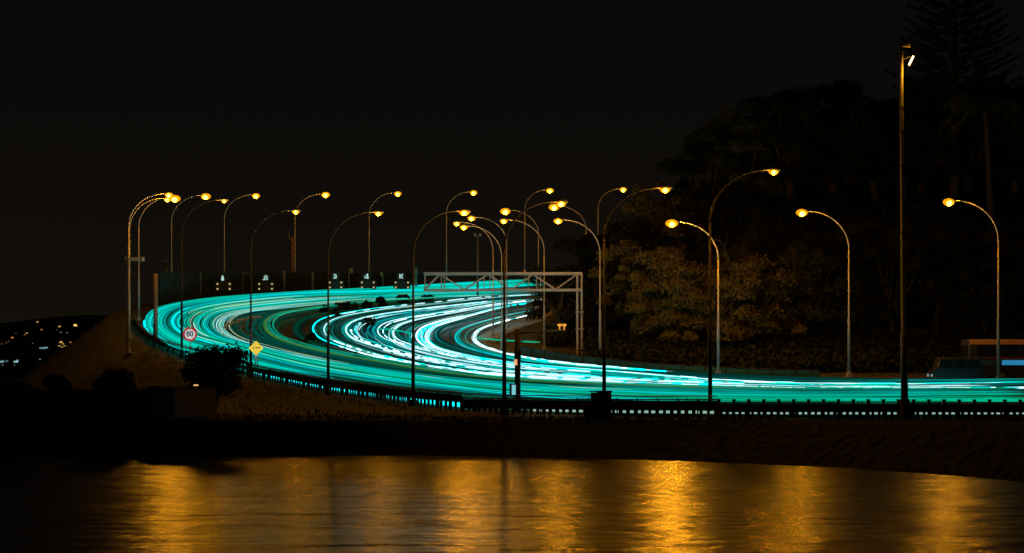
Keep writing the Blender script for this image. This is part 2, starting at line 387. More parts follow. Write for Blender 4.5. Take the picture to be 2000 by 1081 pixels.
# camera bracket on the mound lamp
def mast(px, Y, top, r, label, name='mast', base=None, mat_=None, cat='mast', group=None, extra=None, rb=None):
    x = PX(px, Y); bz = ground(x, Y) if base is None else EYE+(HZ-base)*Y/F; tz = EYE+(HZ-top)*Y/F
    o = thing(name, (x, Y, bz), label, cat, group); h = tz-bz
    MB().box((0,0,.03),(r*4,r*4,.06)).tube([(0,0,0.05),(0,0,h*.5),(0,0,h)], [rb or r*1.25, r*1.1, r], 10).build('pole', mat_ or M_steel, o, True)
    if extra: extra(o, h)
    return o
def ex_cam(o, h):
    MB().tube([(-.35,0,h+.02),(.35,0,h+.02)], .05, 8).build('crossbar', M_steel, o)
    MB().box((-.3,0,h+.18),(.18,.4,.2)).box((.28,0,h+.18),(.18,.4,.2)).build('camera_housing', M_white, o, bevel=.02)
bo = thing('bracket_camera', (PX(251,163), 162.8, EYE+(HZ-507)*163/F), 'small cream traffic camera bracket fixed to the lamp on the mound', 'camera')
MB().box((.55,0,0),(1.1,.22,.26)).box((1.2,0,-.0),(.22,.3,.34)).build('camera_body', M_white, bo, bevel=.03)
MB().box((-.02,0,-.45),(.2,.2,.5)).box((-.22,0,.05),(.16,.2,.3)).build('junction_box', M_steel, bo, bevel=.02)
mast(933,215,462,.09,'slim mast with a double camera head rising behind the gantry','camera_mast',extra=ex_cam)
def ex_w(o, h):
    MB().tube([(0,0,h-.3),(-.4,0,h-.3),(-.4,0,h+.35)], .07, 8).build('bracket', M_steel, o)
    MB().box((-.5,0,h+.5),(.4,.25,.25)).build('sensor', M_dsteel, o, bevel=.03)
mast(571,243,463,.12,'reddish slim mast with a small sensor beside a street lamp behind the noise wall','sensor_mast',extra=ex_w,
     mat_=mat('rust_red_pole',(.30,.14,.08),.6,.2))
def ex_n(o, h):
    MB().tube([(-.45,0,h-.1),(.3,0,h-.1)], .05, 6).build('crossbar', M_steel, o)
    for z in (-.9, -.45, 0): MB().box((.06,0,h+z+.15),(.28,.25,.22)).build('instrument', M_dsteel, o, bevel=.02)
mast(325,215,508,.07,'short instrument mast with stacked sensors above the left end of the noise wall','instrument_mast',extra=ex_n)
# thick roadside columns
mast(304,166,535,.17,'thick dark and pale column on the mound edge left of the bend','column',base=690,rb=.22)
mast(391,222,533,.10,'grey post in front of the noise wall between the first two lane signals','wall_post',cat='post',group='posts along the noise wall',base=575)
mast(555,232,531,.12,'amber lit post at the noise wall right of the second lane signal','wall_post',cat='post',group='posts along the noise wall',base=571)
mast(610.5,234,531,.12,'amber lit post at the noise wall left of the third lane signal','wall_post',cat='post',group='posts along the noise wall',base=570)
def ex_box(o, h): MB().box((-.12,-.05,h-.2),(.26,.3,.55)).build('control_box', mat('amber_box',(.5,.3,.12),.6), o, bevel=.02)
mast(747.5,238,533,.06,'thin post with a small box between the fourth and fifth lane signals','wall_post',cat='post',group='posts along the noise wall',base=569,extra=ex_box)
def ex_box2(o, h): MB().box((.3,-.05,h-.1),(.28,.3,.6)).build('control_box', mat('amber_box',(.5,.3,.12),.6), o, bevel=.02)
mast(681.5,236,527,.06,'thin post with a box at its top right of the third lane signal','wall_post',cat='post',group='posts along the noise wall',base=569,extra=ex_box2)
mast(474,230,530,.05,'thin post with small fittings between the first two lane signals','wall_post',cat='post',group='posts along the noise wall',base=575,extra=lambda o,h:[MB().box((.5,0,h-.25),(1.0,.1,.1)).build('arm',M_steel,o), MB().box((0,-.05,h-1.5),(.2,.2,.25)).box((0,-.05,h-.9),(.16,.16,.2)).build('fitting',M_steel,o)])
mast(812.5,234,524,.13,'pale thick post at the right end of the noise wall','wall_post',cat='post',group='posts along the noise wall',base=569,mat_=M_conc,
     extra=lambda o,h: MB().box((0,-.04,h-.3),(.34,.34,.75)).build('cap', M_steel, o, bevel=.03))

# tall mast in the right foreground
tx = PX(1767, 97); tz = EYE - 3.0; th = (822-88)*97/F
tm = thing('tall_mast', (tx, 97, tz), 'tallest bare steel mast on the right foreground carrying a small bright floodlight near its top', 'mast')
MB().box((0,0,.04),(.75,.75,.08)).tube([(0,0,.05),(.0,0,1.0)], [.26,.25], 12).build('base_plate', M_dsteel, tm)
lean = -.0095
MB().tube([(lean*z,0,z) for z in (.9, 4.2, 4.25, 9, 9.05, 14, th)], [.175,.165,.135,.12,.11,.095,.085], 12).build('pole', M_steel, tm, True)
for z in (9.1, 12.4, 14.0, 15.2): MB().tube([(lean*z,0,z-.05),(lean*z,0,z+.05)], .13 if z<13 else .115, 12).build('clamp_ring', M_dsteel, tm)
MB().tube([(lean*th,0,th-.12),(lean*th+.32,0,th-.12)], .035, 6).box((lean*th+.36,0,th-.1),(.16,.14,.12)).build('camera_bracket', M_steel, tm)
MB().tube([(lean*(th-.7),0,th-.78),(lean*th+.42,0,th-.62),(lean*th+.52,0,th-.72)], .022, 6).build('floodlight_bracket', M_dsteel, tm)
fl = MB().tube([(lean*th+.58,.1,th-.58),(lean*th+.38,.1,th-1.06)], .07, 10).build('floodlight', M_dsteel, tm)
MB().tube([(lean*th+.59,-.03,th-.60),(lean*th+.38,-.03,th-1.02)], .038, 10).build('floodlight_glass', glow('warm_flood_glass',(1,.72,.28),9,False), fl)
lamp_light(fl, (lean*th+.6,-.25,th-1.1), 180)


# mast with horizontal arm and camera box (centre)
def arm_mast():
    Y = 101.5; x = PX(1011, Y); bz = ground(x, Y); h = EYE+(HZ-643)*Y/F-bz; k = Y/F
    o = thing('arm_mast', (x, Y, bz), 'dark short mast with a long horizontal arm in front of the gantry legs', 'mast')
    MB().box((0,0,.03),(.5,.5,.06)).tube([(0,0,.05),(0,0,h)], .15, 10).build('pole', M_dsteel, o, True)
    MB().tube([(0,0,h-.2),(90*k,0,h-.05)], [.07,.045], 8).tube([(0.1,0,h-.8),(.35,0,h-.45),(.9,0,h-.2)], .04, 6).build('arm', M_steel, o, True)
    for dx in (82, 91):
        MB().tube([(dx*k,0,h-.05),(dx*k,0,h+.14)], .03, 6).box((dx*k,0,h+.2),(.2,.15,.12)).build('amber_lamp', glow('amber_beacon',(1,.42,.05),.9,False) , o)
    MB().box((0,-.1,.68*h),(.34,.34,.55)).build('control_box', M_dsteel, o, bevel=.02)
    b = MB().box((-9*k,-.05,h*.27),(.36,.4,.62)).box((-3*k,-.0,h*.27),(.3,.1,.1)).build('signal_box', M_black, o, bevel=.02)
    MB().box((-7.6*k,-.27,h*.27),(.2,.05,.5)).build('signal_lens', glow('blue_white_lens',(.25,.75,.85),.75,False), b)
    MB().box((-4*k+.0,-.3,h*.6),(.16,.1,.3)).build('amber_marker', glow('orange_marker',(1,.45,.2),.9,False), o)
arm_mast()

# ------------------------------------------------------------------ overhead gantry
def gantry():
    Y = 159; k = Y/F; x1 = PX(1132, Y); bz = ground(x1, Y)-.02
    o = thing('sign_gantry', (x1, Y, bz), 'grey steel truss gantry reaching left over the lanes from a twin column', 'gantry')
    def L(px, py): return ((px-1132)*k, (HZ-py)*k+EYE-bz)
    xt0, zt = L(828, 535); xt1, _ = L(1137, 535); _, zb = L(1000, 567)
    for dx in (-4.5, 4.5):
        MB().box((dx*k, (.0 if dx < 0 else .5), zt/2+.1),(.17,.17,zt-.2)).build('column', M_zinc, o, bevel=.015)
    for z in (zt*.55, zt*.12, zt*.35):
        MB().box((0,.25,z),(.7,.75,.07)).build('column_brace', M_zinc, o)
    for name, zz, hh_ in (('top_chord', zt, .20), ('bottom_chord', zb, .18)):
        for dy in (-.55, .75):
            MB().box(((xt0+xt1)/2, dy, zz),(xt1-xt0, .16, hh_)).build(name, M_zinc, o, bevel=.015)
    tops = [859, 953, 1041, 1127]; bots = [829, 907, 999, 1085]
    for dy in (-.55, .75):
        for i in range(4):
            for bq in ([bots[i]] + ([bots[i+1]] if i < 3 else [])):
                xa, _ = L(tops[i], 0); xb, _ = L(bq, 0)
                MB().tube([(xa, dy, zt-.05),(xb, dy, zb+.05)], .045, 6).build('diagonal', M_zinc, o)
        for px in (830, 862, 868, 945, 957, 1033, 1048, 1056):
            xa, _ = L(px, 0)
            MB().tube([(xa, dy, zt-.05),(xa, dy, zb+.05)], .026, 6).build('hanger', M_zinc, o)
    for px in (830, 907, 999, 1085, 1127):
        xa, _ = L(px, 0)
        MB().tube([(xa,-.5,zt),(xa,.7,zt)], .035, 6).tube([(xa,-.5,zb),(xa,.7,zb)], .035, 6).build('cross_tie', M_zinc, o)
    MB().tube([(L(1025,0)[0],.1,zt+.1),(L(1025,0)[0],.1,zt+.32)], .10, 8).build('top_fitting', mat('amber_box',(.5,.3,.12),.6), o)
gantry()

# ------------------------------------------------------------------ noise wall behind the far lanes
wp = crom([(309,600),(350,590.5),(400,582),(450,577.5),(500,573.5),(600,568.5),(720,565.5),(829,565)], 36)
ww = unp(wp); v = []
for p, q in zip(wp, ww):
    top = EYE + (HZ-532.5)*q[1]/F
    for dy in (0, .25):
        v.append((q[0]+dy*.1, q[1]+.8+dy, q[2]-1.0)); v.append((q[0]+dy*.1, q[1]+.8+dy, top))
f = []
for i in range(35):
    a = 4*i; b_ = 4*(i+1)
    f += [(a,b_,b_+1,a+1),(a+2,a+3,b_+3,b_+2),(a+1,b_+1,b_+3,a+3),(a,a+2,b_+2,b_)]
f += [(0,1,3,2),(140,142,143,141)]
nw = thing('noise_wall', (float(ww[18][0]), float(ww[18][1]), float(ww[18][2])), 'long dark noise wall behind the far lanes from the left columns to the gantry', 'wall')
MB().add([(x-nw.location.x, y-nw.location.y, z-nw.location.z) for x, y, z in v], f).build('wall_panel', M_dark, nw)
g = MB()
for i in range(0, 36, 1):
    q = ww[i]; top = EYE+(HZ-532.5)*q[1]/F
    g.box((q[0]-nw.location.x, q[1]+.72-nw.location.y, (q[2]+top)/2-nw.location.z),(.14,.14,top-q[2]+.05))
g.build('wall_ribs', M_dark, nw)['kind'] = 'stuff'

# ------------------------------------------------------------------ lane signals
GL = {'a': [(0,0,.5,.16),(-.02,.22,.3,.34),(.0,-.3,.5,.42)], 'b': [(0,.42,.3,.14),(-.24,-.05,.16,.7),(.08,.0,.14,.6),(.3,.2,.2,.22),(.26,-.25,.26,.3),(-.3,-.36,.5,.14)],
      'c': [(-.05,.3,.5,.16),(.2,.0,.2,.5),(-.1,.02,.3,.12),(-.02,-.32,.62,.2)], 'd': [(.1,.2,.34,.5),(.12,-.28,.5,.3),(-.34,-.15,.16,.5)], 'e': [(-.18,.0,.22,.8),(.24,.26,.3,.28),(.24,-.26,.3,.28),(.0,0,.3,.2)]}
def lane_signal(px, y0, w, gx_, gl, label, Y=228):
    k = Y/F; x = PX(px, Y); bz = EYE+(HZ-(y0+19))*Y/F
    o = thing('lane_signal', (x, Y, bz), label, 'lane signal', 'lane signals in front of the noise wall')
    zc = 19*k
    MB().tube([(0,.2,-.6),(0,.2,zc+.4)], .08, 8).build('post', M_dsteel, o, True)
    MB().box((0,0,zc),(w*k+.55,.18,1.05)).build('signal_board', M_black, o, bevel=.04)
    for sx in (-1, 1):
        for sz in (-1, 1):
            MB().disc((sx*w*k/2, -.12, zc+sz*4.8*k), .105, .08, 12).build('amber_lamp', M_amber, o)
    d = MB().box(((gx_-px)*k, .02, zc+17*k),(.95,.14,.85)).build('symbol_board', M_black, o, bevel=.03)
    g = MB()
    for cx, cz, sx, sz in GL[gl]: g.box(((gx_-px)*k+cx*.62, -.08, zc+17*k+cz*.62),(sx*.55,.03,sz*.62))
    g.build('lit_symbol', M_symbol, d)
lane_signal(437,560,24,435,'a','leftmost lane signal with four amber corner lamps and a narrow white symbol', 222)
lane_signal(519,560,25,519,'b','second lane signal from the left with a pale figure like symbol above')
lane_signal(655.5,557,22.5,654.5,'c','third lane signal from the left, partly behind the near lamp pole')
lane_signal(718.5,557,23,716.5,'d','fourth lane signal from the left, just left of a thin boxed post')
lane_signal(785,557,24,783,'e','rightmost lane signal with a square white symbol')

# ------------------------------------------------------------------ safety fence round the outside of the bend
def fence(path, hgt, gap, name, label, m_panel, m_post, step, postw, cat='fence', slats=True, capped=False, post_extra=0, maxposts=100, z0=0, group=None, low=0):
    """path: world polyline on the ground"""
    c = path[len(path)//2]; o = thing(name, tuple(c), label, cat, group)
    P = [Vector(p) - Vector(c) for p in path]
    s = [0]
    for a, b in zip(P, P[1:]): s.append(s[-1] + (b-a).length)
    def pos(d):
        i = min(max(int(np.searchsorted(s, d))-1, 0), len(P)-2); t = (d-s[i])/max(s[i+1]-s[i], 1e-6); return P[i].lerp(P[i+1], t), (P[i+1]-P[i]).normalized()
    v = []
    for i, p in enumerate(P):
        T = (P[min(i+1,len(P)-1)]-P[max(i-1,0)]).normalized(); n = Vector((-T.y, T.x, 0)).normalized()*.02
        for q, z in ((n, gap), (n, hgt-.06), (-n, hgt-.06), (-n, gap)): v.append(p+q+Vector((0,0,z+z0)))
    m = len(P); f = [(4*i+k, 4*i+(k+1) % 4, 4*i+4+(k+1) % 4, 4*i+4+k) for i in range(m-1) for k in range(4)]
    if m_panel: MB().add(v, f).build('panel', m_panel, o)
    MB().tube([p+Vector((0,0,hgt+z0)) for p in P], .035, 6).build('top_rail', m_post, o)
    if slats:
        g = MB(); d = .1
        while d < s[-1]:
            p, T = pos(d); hh_ = hgt + random.uniform(-.05,.07); w_ = random.uniform(.03,.055)
            g.box((p.x+T.y*.05, p.y-T.x*.05 if T.x > 0 else p.y+T.x*.05, p.z+z0+(gap+hh_)/2), (w_, .03, hh_-gap), math.atan2(T.y, T.x)); d += random.uniform(.14,.26)
        d = .1
        while low and d < s[-1]:
            p, T = pos(d); g.box((p.x, p.y-.03, p.z+z0+gap/2), (low*random.uniform(.40,.58), .05, gap+.06), math.atan2(T.y, T.x)); d += low
        g.build('pickets', m_post, o)['kind'] = 'stuff'
    n = min(int(s[-1]/step), maxposts-1); st = s[-1]/max(n, 1)
    first = None
    for i in range(n+1):
        p, T = pos(i*st)
        q = MB().box((0,0,(hgt+post_extra)/2-.1),(postw,postw,hgt+post_extra+.2))
        if capped: q.box((0,0,hgt+post_extra+.03),(postw*1.5,postw*1.5,.07))
        if first is None: first = q.build('post', m_post, o)
        po = first if i == 0 else first.copy()
        if i: COL.objects.link(po); po.parent = o
        po.location = (p.x, p.y-.07, p.z+z0)
    return o
M_fd = mat('dark_timber_pickets', (.15,.125,.09), .85, noise=(.08,.07,.05), scale=5)
out = unp(crom([(263,626),(263,638),(272,655),(290,669),(310,682),(335,691),(356,698),(400,708),(430,718),(500,738),(560,751),(640,767),(700,776),(800,791),(900,801)], 120)); out[:, 2] += .0
fence(out, .84, .38, 'safety_fence', 'dark picket safety fence with glowing gaps along the outer left of the bend', M_fd, M_fd, 1.25, .1, post_extra=.04, low=.55)
r2 = unp(crom([(903,801.3),(1000,806),(1100,810),(1250,812),(1400,813)], 30)); r2[:, 1] -= .5; r2[:, 2] = EYE-2.78
fence(r2, .74, .22, 'safety_fence', 'dark timber fence with a gap below between the centre poles and the cabinet', M_fd, M_fd, .95, .07, post_extra=.06, low=.36)
r3 = [(PX(px, 97.6), 97.6 - max(0, px-1700)*.002, EYE-2.96) for px in range(1404, 2060, 20)]
fence(r3, .80, .31, 'roadside_fence', 'dark timber fence of capped posts along the right foreground', M_fd, M_fd, .72, .12, capped=True, post_extra=.08, low=.31)
# thin pale rail just above the top of the safety fence
kp = np.concatenate([out[6:], r2]); kp = crom(kp, 150); kp[:, 1] += .35
o = thing('guard_rail', tuple(kp[75]), 'thin pale steel rail running just above the top of the safety fence', 'guard rail')
MB().tube([Vector(p)-Vector(kp[75])+Vector((0,0,.90)) for p in kp], .03, 6).build('rail', M_conc, o, True)

# panel fence with teal trail light in its colour, inner right
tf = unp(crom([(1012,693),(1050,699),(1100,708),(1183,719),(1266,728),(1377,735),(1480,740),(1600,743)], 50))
fence(tf, .72, .05, 'panel_fence', 'panel fence coloured by teal trail light along the inner edge right of the gantry legs', M_tealpanel, M_dsteel, 1.7, .07, slats=False, post_extra=.1)

# white rails in the bend
def rail(pts, h, label, r=.07, legs=()):
    w = unp(crom(pts, 40)); c = w[20]; o = thing('white_rail', tuple(c), label, 'rail')
    MB().tube([Vector(p)-Vector(c)+Vector((0,0,h)) for p in w], r, 6).build('rail', M_white, o, True)
    for i in legs:
        p = Vector(w[i])-Vector(c); MB().tube([p, p+Vector((0,0,h))], .06, 6).build('leg', M_white, o)
    return o
rail([(512,632),(500,633),(482,636),(461,642),(441,651),(433,659),(434,666),(452,678),(470,683)], .62, 'curved white handrail on posts inside the bend between two streams', .085, (4, 9, 14, 19, 27, 34))
rail([(300,634),(288,641),(284,649),(289,658),(300,666)], .3, 'short curved white rail at the tip of the bend', .07, (4, 20, 36))

# ------------------------------------------------------------------ road signs
def text_mesh(s, size, name, m, parent, loc):
    c = bpy.data.curves.new(name, 'FONT'); c.body = s; c.size = size; c.align_x = 'CENTER'; c.align_y = 'CENTER'; c.extrude = .006; c.offset = .012
    o = bpy.data.objects.new(name, c); COL.objects.link(o)
    dg = bpy.context.evaluated_depsgraph_get(); me = bpy.data.meshes.new_from_object(o.evaluated_get(dg)); bpy.data.objects.remove(o)
    me.materials.clear(); me.materials.append(m)
    o = bpy.data.objects.new(name, me); COL.objects.link(o); o.parent = parent; o.location = loc; o.rotation_euler = (math.radians(90), 0, 0)
    return o
Y = 142; x = PX(371, Y); bz = ground(x, Y); zc = EYE+(HZ-653)*Y/F-bz
o = thing('speed_sign', (x, Y, bz), 'round white speed limit sign reading 80 with a red rim', 'road sign')
MB().tube([(0,.08,0),(0,.08,zc+.3)], .04, 8).build('post', M_steel, o, True)
MB().disc((0,0,zc), .50, .03, 40).build('rim', M_red, o); MB().disc((0,-.022,zc), .37, .02, 40).build('sign_face', mat('retroreflective_white',(.85,.85,.85),.35), o)
text_mesh('80', .52, 'numerals', mat('navy_numerals',(.01,.03,.07),.5), o, (0,-.04,zc))
Y = 139; x = PX(500, Y); bz = ground(x, Y); zc = EYE+(HZ-680.5)*Y/F-bz
o = thing('warning_sign', (x, Y, bz), 'yellow diamond warning sign on a grey post at the outer kerb', 'road sign')
MB().tube([(-.05,.06,0),(-.05,.06,zc+.3)], .04, 8).tube([(.1,.06,0),(.1,.06,zc)], .035, 8).build('post', M_steel, o, True)
k = .52
MB().add([(0,-.02,zc-k),(k,-.02,zc),(0,-.02,zc+k),(-k,-.02,zc),(0,.02,zc-k),(k,.02,zc),(0,.02,zc+k),(-k,.02,zc)],[(0,1,2,3),(7,6,5,4),(0,4,5,1),(1,5,6,2),(2,6,7,3),(3,7,4,0)]).build('sign_face', mat('retroreflective_yellow',(.8,.55,.03),.4), o)
g = MB(); z = zc+.02; g.box((-.2,-.035,z),(.045,.01,.13)); g.box((-.15,-.035,z+.055),(.10,.01,.03)); g.box((-.15,-.035,z-.055),(.08,.01,.03))
g.box((-.04,-.035,z),(.05,.01,.05)); g.box((.04,-.035,z),(.13,.01,.035)); g.box((.13,-.035,z+.01),(.05,.01,.08)); g.add([(.17,-.04,z),(.26,-.04,z-.075),(.26,-.04,z+.075),(.17,-.03,z),(.26,-.03,z-.075),(.26,-.03,z+.075)],[(0,1,2),(5,4,3),(0,3,4,1),(1,4,5,2),(2,5,3,0)])
g.build('symbol', M_black, o)

# ------------------------------------------------------------------ cabinets, shed and fence on the waterfront
Y = 96.4; k = Y/F; x = PX(1173.5, Y); bz = EYE-2.97
o = thing('roadside_cabinet', (x, Y, bz), 'dark grey two tone roadside cabinet with a diagonal brace in front of a lamp pole', 'cabinet')
MB().box((.16,0,.68),(.68,.55,1.32)).build('body', mat('cabinet_grey',(.10,.10,.095),.6,noise=(.07,.07,.065),scale=2), o, bevel=.02)
MB().box((-.335,.02,.66),(.30,.5,1.28)).build('side_door', M_black, o, bevel=.02)
MB().box((0,0,1.37),(1.08,.62,.06)).build('lid', M_dsteel, o, bevel=.015)
MB().tube([(-.12,-.32,.72),(.32,-.34,.02)], .018, 6).tube([(-.12,-.32,.72),(-.12,-.34,.02)], .018, 6).build('brace', M_bark, o)
MB().box((-.42,-.25,.86),(.05,.02,.05)).build('latch', M_white, o)
o = thing('small_cabinet', (PX(1146, Y), Y, bz), 'small black utility box left of the grey cabinet', 'cabinet')
MB().box((0,0,.36),(.3,.35,.72)).build('body', M_black, o, bevel=.02); MB().box((0,0,.74),(.34,.4,.04)).build('lid', M_dsteel, o)

Y = 98.5; k = Y/F; bz = EYE-2.97; xc = PX(345, Y)
o = thing('storage_container', (xc, Y, bz), 'grey metal storage box with a small pale mark on its side', 'container')
hh_ = (812-752)*k
def face(p0, p1, z0, z1, th_=.06):
    a = Vector((*p0, 0)); b2 = Vector((*p1, 0)); return (a+b2)/2, (b2-a).length, math.atan2(b2.y-a.y, b2.x-a.x)
corner = (0, -.8); A = (-1.55, .5); B = (2.0, -.25)
C_ = (A[0]+B[0], A[1]+B[1]+.8)
v = [(*p, z) for z in (.05, hh_) for p in (corner, B, C_, A)]
MB().add(v, [(3,2,1,0),(4,5,6,7),(0,1,5,4),(1,2,6,5),(2,3,7,6),(3,0,4,7)]).build('body', mat('container_grey',(.6,.6,.56),.7,noise=(.45,.45,.42),scale=1.2), o)
v = [(p[0]*1.03, p[1]*1.03-.0, z) for z in (hh_+.003, hh_+.07) for p in (corner, B, C_, A)]
MB().add(v, [(3,2,1,0),(4,5,6,7),(0,1,5,4),(1,2,6,5),(2,3,7,6),(3,0,4,7)]).build('roof', M_conc, o)
for q in (.12, .3, .5, .7, .88):
    px_, py_ = corner[0]*(1-q)+A[0]*q, corner[1]*(1-q)+A[1]*q
    MB().box((px_-.02, py_-.02, hh_/2),(.05,.05,hh_-.2)).build('door_bar', M_dsteel, o)
ang = math.atan2(B[1]-corner[1], B[0]-corner[0])
g = MB(); fx, fy = corner[0]+.16*2.0, corner[1]+.16*.55
for dx, dz, sx, sz in ((-.09,.04,.06,.14),(0,0,.2,.09),(.09,.05,.06,.15),(.0,.04,.05,.05),(.02,-.13,.34,.015)):
    g.box((fx+dx*math.cos(ang), fy+dx*math.sin(ang)-.02, hh_*.6+dz),(sx,.012,sz), ang)
g.build('painted_mark', mat('retroreflective_mark',(.8,.8,.78),.4), o)
MB().box((1.0,-.3,hh_+.12),(.22,.1,.07)).build('amber_marker', glow('amber_marker_light',(1,.62,.2),.8,False), o)
tf_ = [(PX(px, 100.5), 100.5, EYE-2.98) for px in range(-60, 330, 24)]
fence(tf_, 1.42, 0, 'timber_fence', 'low dark timber fence behind the round shrubs at lower left', M_wood, M_wood, 1.8, .1, slats=True)

mast(618.5,97.2,787,.025,'thin pale marker post on the grass bank below the bend','marker_post',base=812,cat='post')
mast(731,97.2,789,.02,'short dark stake on the grass bank left of the centre poles','stake',base=808,cat='post',mat_=M_wood)

# ------------------------------------------------------------------ vegetation
def leaf_cloud(mb, c, r, n, size, rnd, shell=.55):
    """n leaf-sized quads on and inside an ellipsoidal clump, facing mostly outward"""
    d = rnd.normal(size=(n, 3)); d /= np.linalg.norm(d, axis=1)[:, None]; d[:, 2] = np.where(d[:, 2] < -.35, -d[:, 2]*.6, d[:, 2])
    rad = shell + (1-shell)*rnd.rand(n)
    p = d*rad[:, None]*np.array(r) + np.array(c)
    nn = d + rnd.normal(size=(n, 3))*.55; nn /= np.linalg.norm(nn, axis=1)[:, None]
    a = np.cross(nn, rnd.normal(size=(n, 3))); a /= np.linalg.norm(a, axis=1)[:, None]; b = np.cross(nn, a)
    s = size*(.6+.8*rnd.rand(n))[:, None]
    q = np.stack([p-a*s-b*s*.55, p+a*s-b*s*.4, p+a*s*.8+b*s*.6, p-a*s*.8+b*s*.5], 1).reshape(-1, 3)
    o = len(mb.v); mb.v += [tuple(x) for x in q.tolist()]; mb.f += [(o+4*i, o+4*i+1, o+4*i+2, o+4*i+3) for i in range(n)]
def tree_meshes(seed, Ht, R, nclump, leaves, size, spread=.5):
    rnd = np.random.RandomState(seed); cr = MB(); tr = MB()
    base = Vector((0,0,-.6)); fork = Vector((rnd.uniform(-.4,.4), rnd.uniform(-.3,.3), Ht*.30))
    tr.tube([base, base.lerp(fork,.5)+Vector((rnd.uniform(-.2,.2),0,0)), fork], [.42,.33,.27], 8)
    for i in range(nclump):
        a = rnd.uniform(0, 2*math.pi); u = rnd.rand()**.6; zz = rnd.uniform(0, 1)
        rr = R*u*math.sqrt(max(.12, 1-(zz*1.05-.38)**2*1.2))
        c = Vector((rr*math.cos(a), rr*math.sin(a), Ht*(.20+.74*zz)))
        rs = R*rnd.uniform(.15,.36)
        leaf_cloud(cr, c, (rs, rs, rs*.85), leaves, size, rnd)
        if i % 2 == 0:
            mid = fork.lerp(c, .5)+Vector((rnd.uniform(-.5,.5), rnd.uniform(-.3,.3), rnd.uniform(-.2,.5)))
            tr.tube([fork+Vector((0,0,-.2)), mid, c], [.16,.09,.03], 5)
    return cr, tr
PROTO = []
for i, (Ht, R, nc, lv, sz) in enumerate([(9,4.2,40,360,.11),(10.5,4.6,46,360,.11),(8,4.0,36,360,.11),(11,4.2,44,360,.12),(7,3.4,32,360,.10),(9.5,5.0,46,360,.12)]):
    cr, tr = tree_meshes(100+i, Ht, R, nc, lv, sz)
    t_ = bpy.data.objects.new('hillside_tree', None)
    PROTO.append((cr, tr, {}))
def hill_tree(k, px, Y, s, rz, label, leaf=0, dz=0, sx=1.0):
    cr, tr, cache = PROTO[k]; x = PX(px, Y)
    o = thing('hillside_tree', (x, Y, ground(x, Y)+dz), label, 'tree', 'trees on the dark hillside')
    o.scale = (s*sx, s, s); o.rotation_euler = (0,0,rz)
    if leaf not in cache:
        a = cr.build('crown', M_leaf[leaf], o); b = tr.build('trunk', M_bark, o); cache[leaf] = (a.data, b.data)
    else:
        for nm, me in zip(('crown','trunk'), cache[leaf]):
            q = bpy.data.objects.new(nm, me); COL.objects.link(q); q.parent = o
    return o
HT = [ # proto, px, Y, scale, label, leaf
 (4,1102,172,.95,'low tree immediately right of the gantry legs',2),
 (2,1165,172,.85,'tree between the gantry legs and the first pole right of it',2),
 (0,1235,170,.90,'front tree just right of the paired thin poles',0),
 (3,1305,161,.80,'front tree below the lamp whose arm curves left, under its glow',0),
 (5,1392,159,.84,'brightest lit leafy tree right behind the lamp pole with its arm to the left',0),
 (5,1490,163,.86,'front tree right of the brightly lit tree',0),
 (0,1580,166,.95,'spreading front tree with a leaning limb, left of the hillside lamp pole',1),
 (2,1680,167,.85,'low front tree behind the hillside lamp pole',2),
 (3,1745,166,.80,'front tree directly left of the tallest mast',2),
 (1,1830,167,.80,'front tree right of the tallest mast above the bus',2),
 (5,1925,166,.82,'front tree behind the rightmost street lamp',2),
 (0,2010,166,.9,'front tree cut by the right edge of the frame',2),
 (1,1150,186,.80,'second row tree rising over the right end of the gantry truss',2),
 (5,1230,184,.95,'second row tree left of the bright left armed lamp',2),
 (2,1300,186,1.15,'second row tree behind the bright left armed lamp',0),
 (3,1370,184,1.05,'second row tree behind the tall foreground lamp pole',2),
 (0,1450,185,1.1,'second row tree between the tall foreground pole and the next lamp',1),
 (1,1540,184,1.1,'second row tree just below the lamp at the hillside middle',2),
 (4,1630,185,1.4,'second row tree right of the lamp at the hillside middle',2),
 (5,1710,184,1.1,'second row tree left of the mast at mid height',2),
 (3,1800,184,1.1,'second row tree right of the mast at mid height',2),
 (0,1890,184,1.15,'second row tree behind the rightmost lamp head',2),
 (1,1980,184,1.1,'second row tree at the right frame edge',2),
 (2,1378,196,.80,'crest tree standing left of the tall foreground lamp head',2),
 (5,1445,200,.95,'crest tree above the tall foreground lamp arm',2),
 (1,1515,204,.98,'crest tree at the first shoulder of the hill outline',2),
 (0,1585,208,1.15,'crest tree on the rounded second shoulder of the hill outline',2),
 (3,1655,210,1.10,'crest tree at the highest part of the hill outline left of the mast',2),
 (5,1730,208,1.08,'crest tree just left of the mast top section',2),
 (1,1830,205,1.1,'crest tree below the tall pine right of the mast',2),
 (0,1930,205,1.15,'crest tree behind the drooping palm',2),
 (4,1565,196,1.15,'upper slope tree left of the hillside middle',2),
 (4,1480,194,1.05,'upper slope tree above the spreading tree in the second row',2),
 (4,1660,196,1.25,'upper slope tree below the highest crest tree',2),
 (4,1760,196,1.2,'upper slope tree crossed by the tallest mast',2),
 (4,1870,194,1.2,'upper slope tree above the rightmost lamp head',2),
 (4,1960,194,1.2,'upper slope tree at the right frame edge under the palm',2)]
for i, (k, px, Y, s, lb, lf) in enumerate(HT): hill_tree(k, px, Y, s, i*1.3, lb, lf)

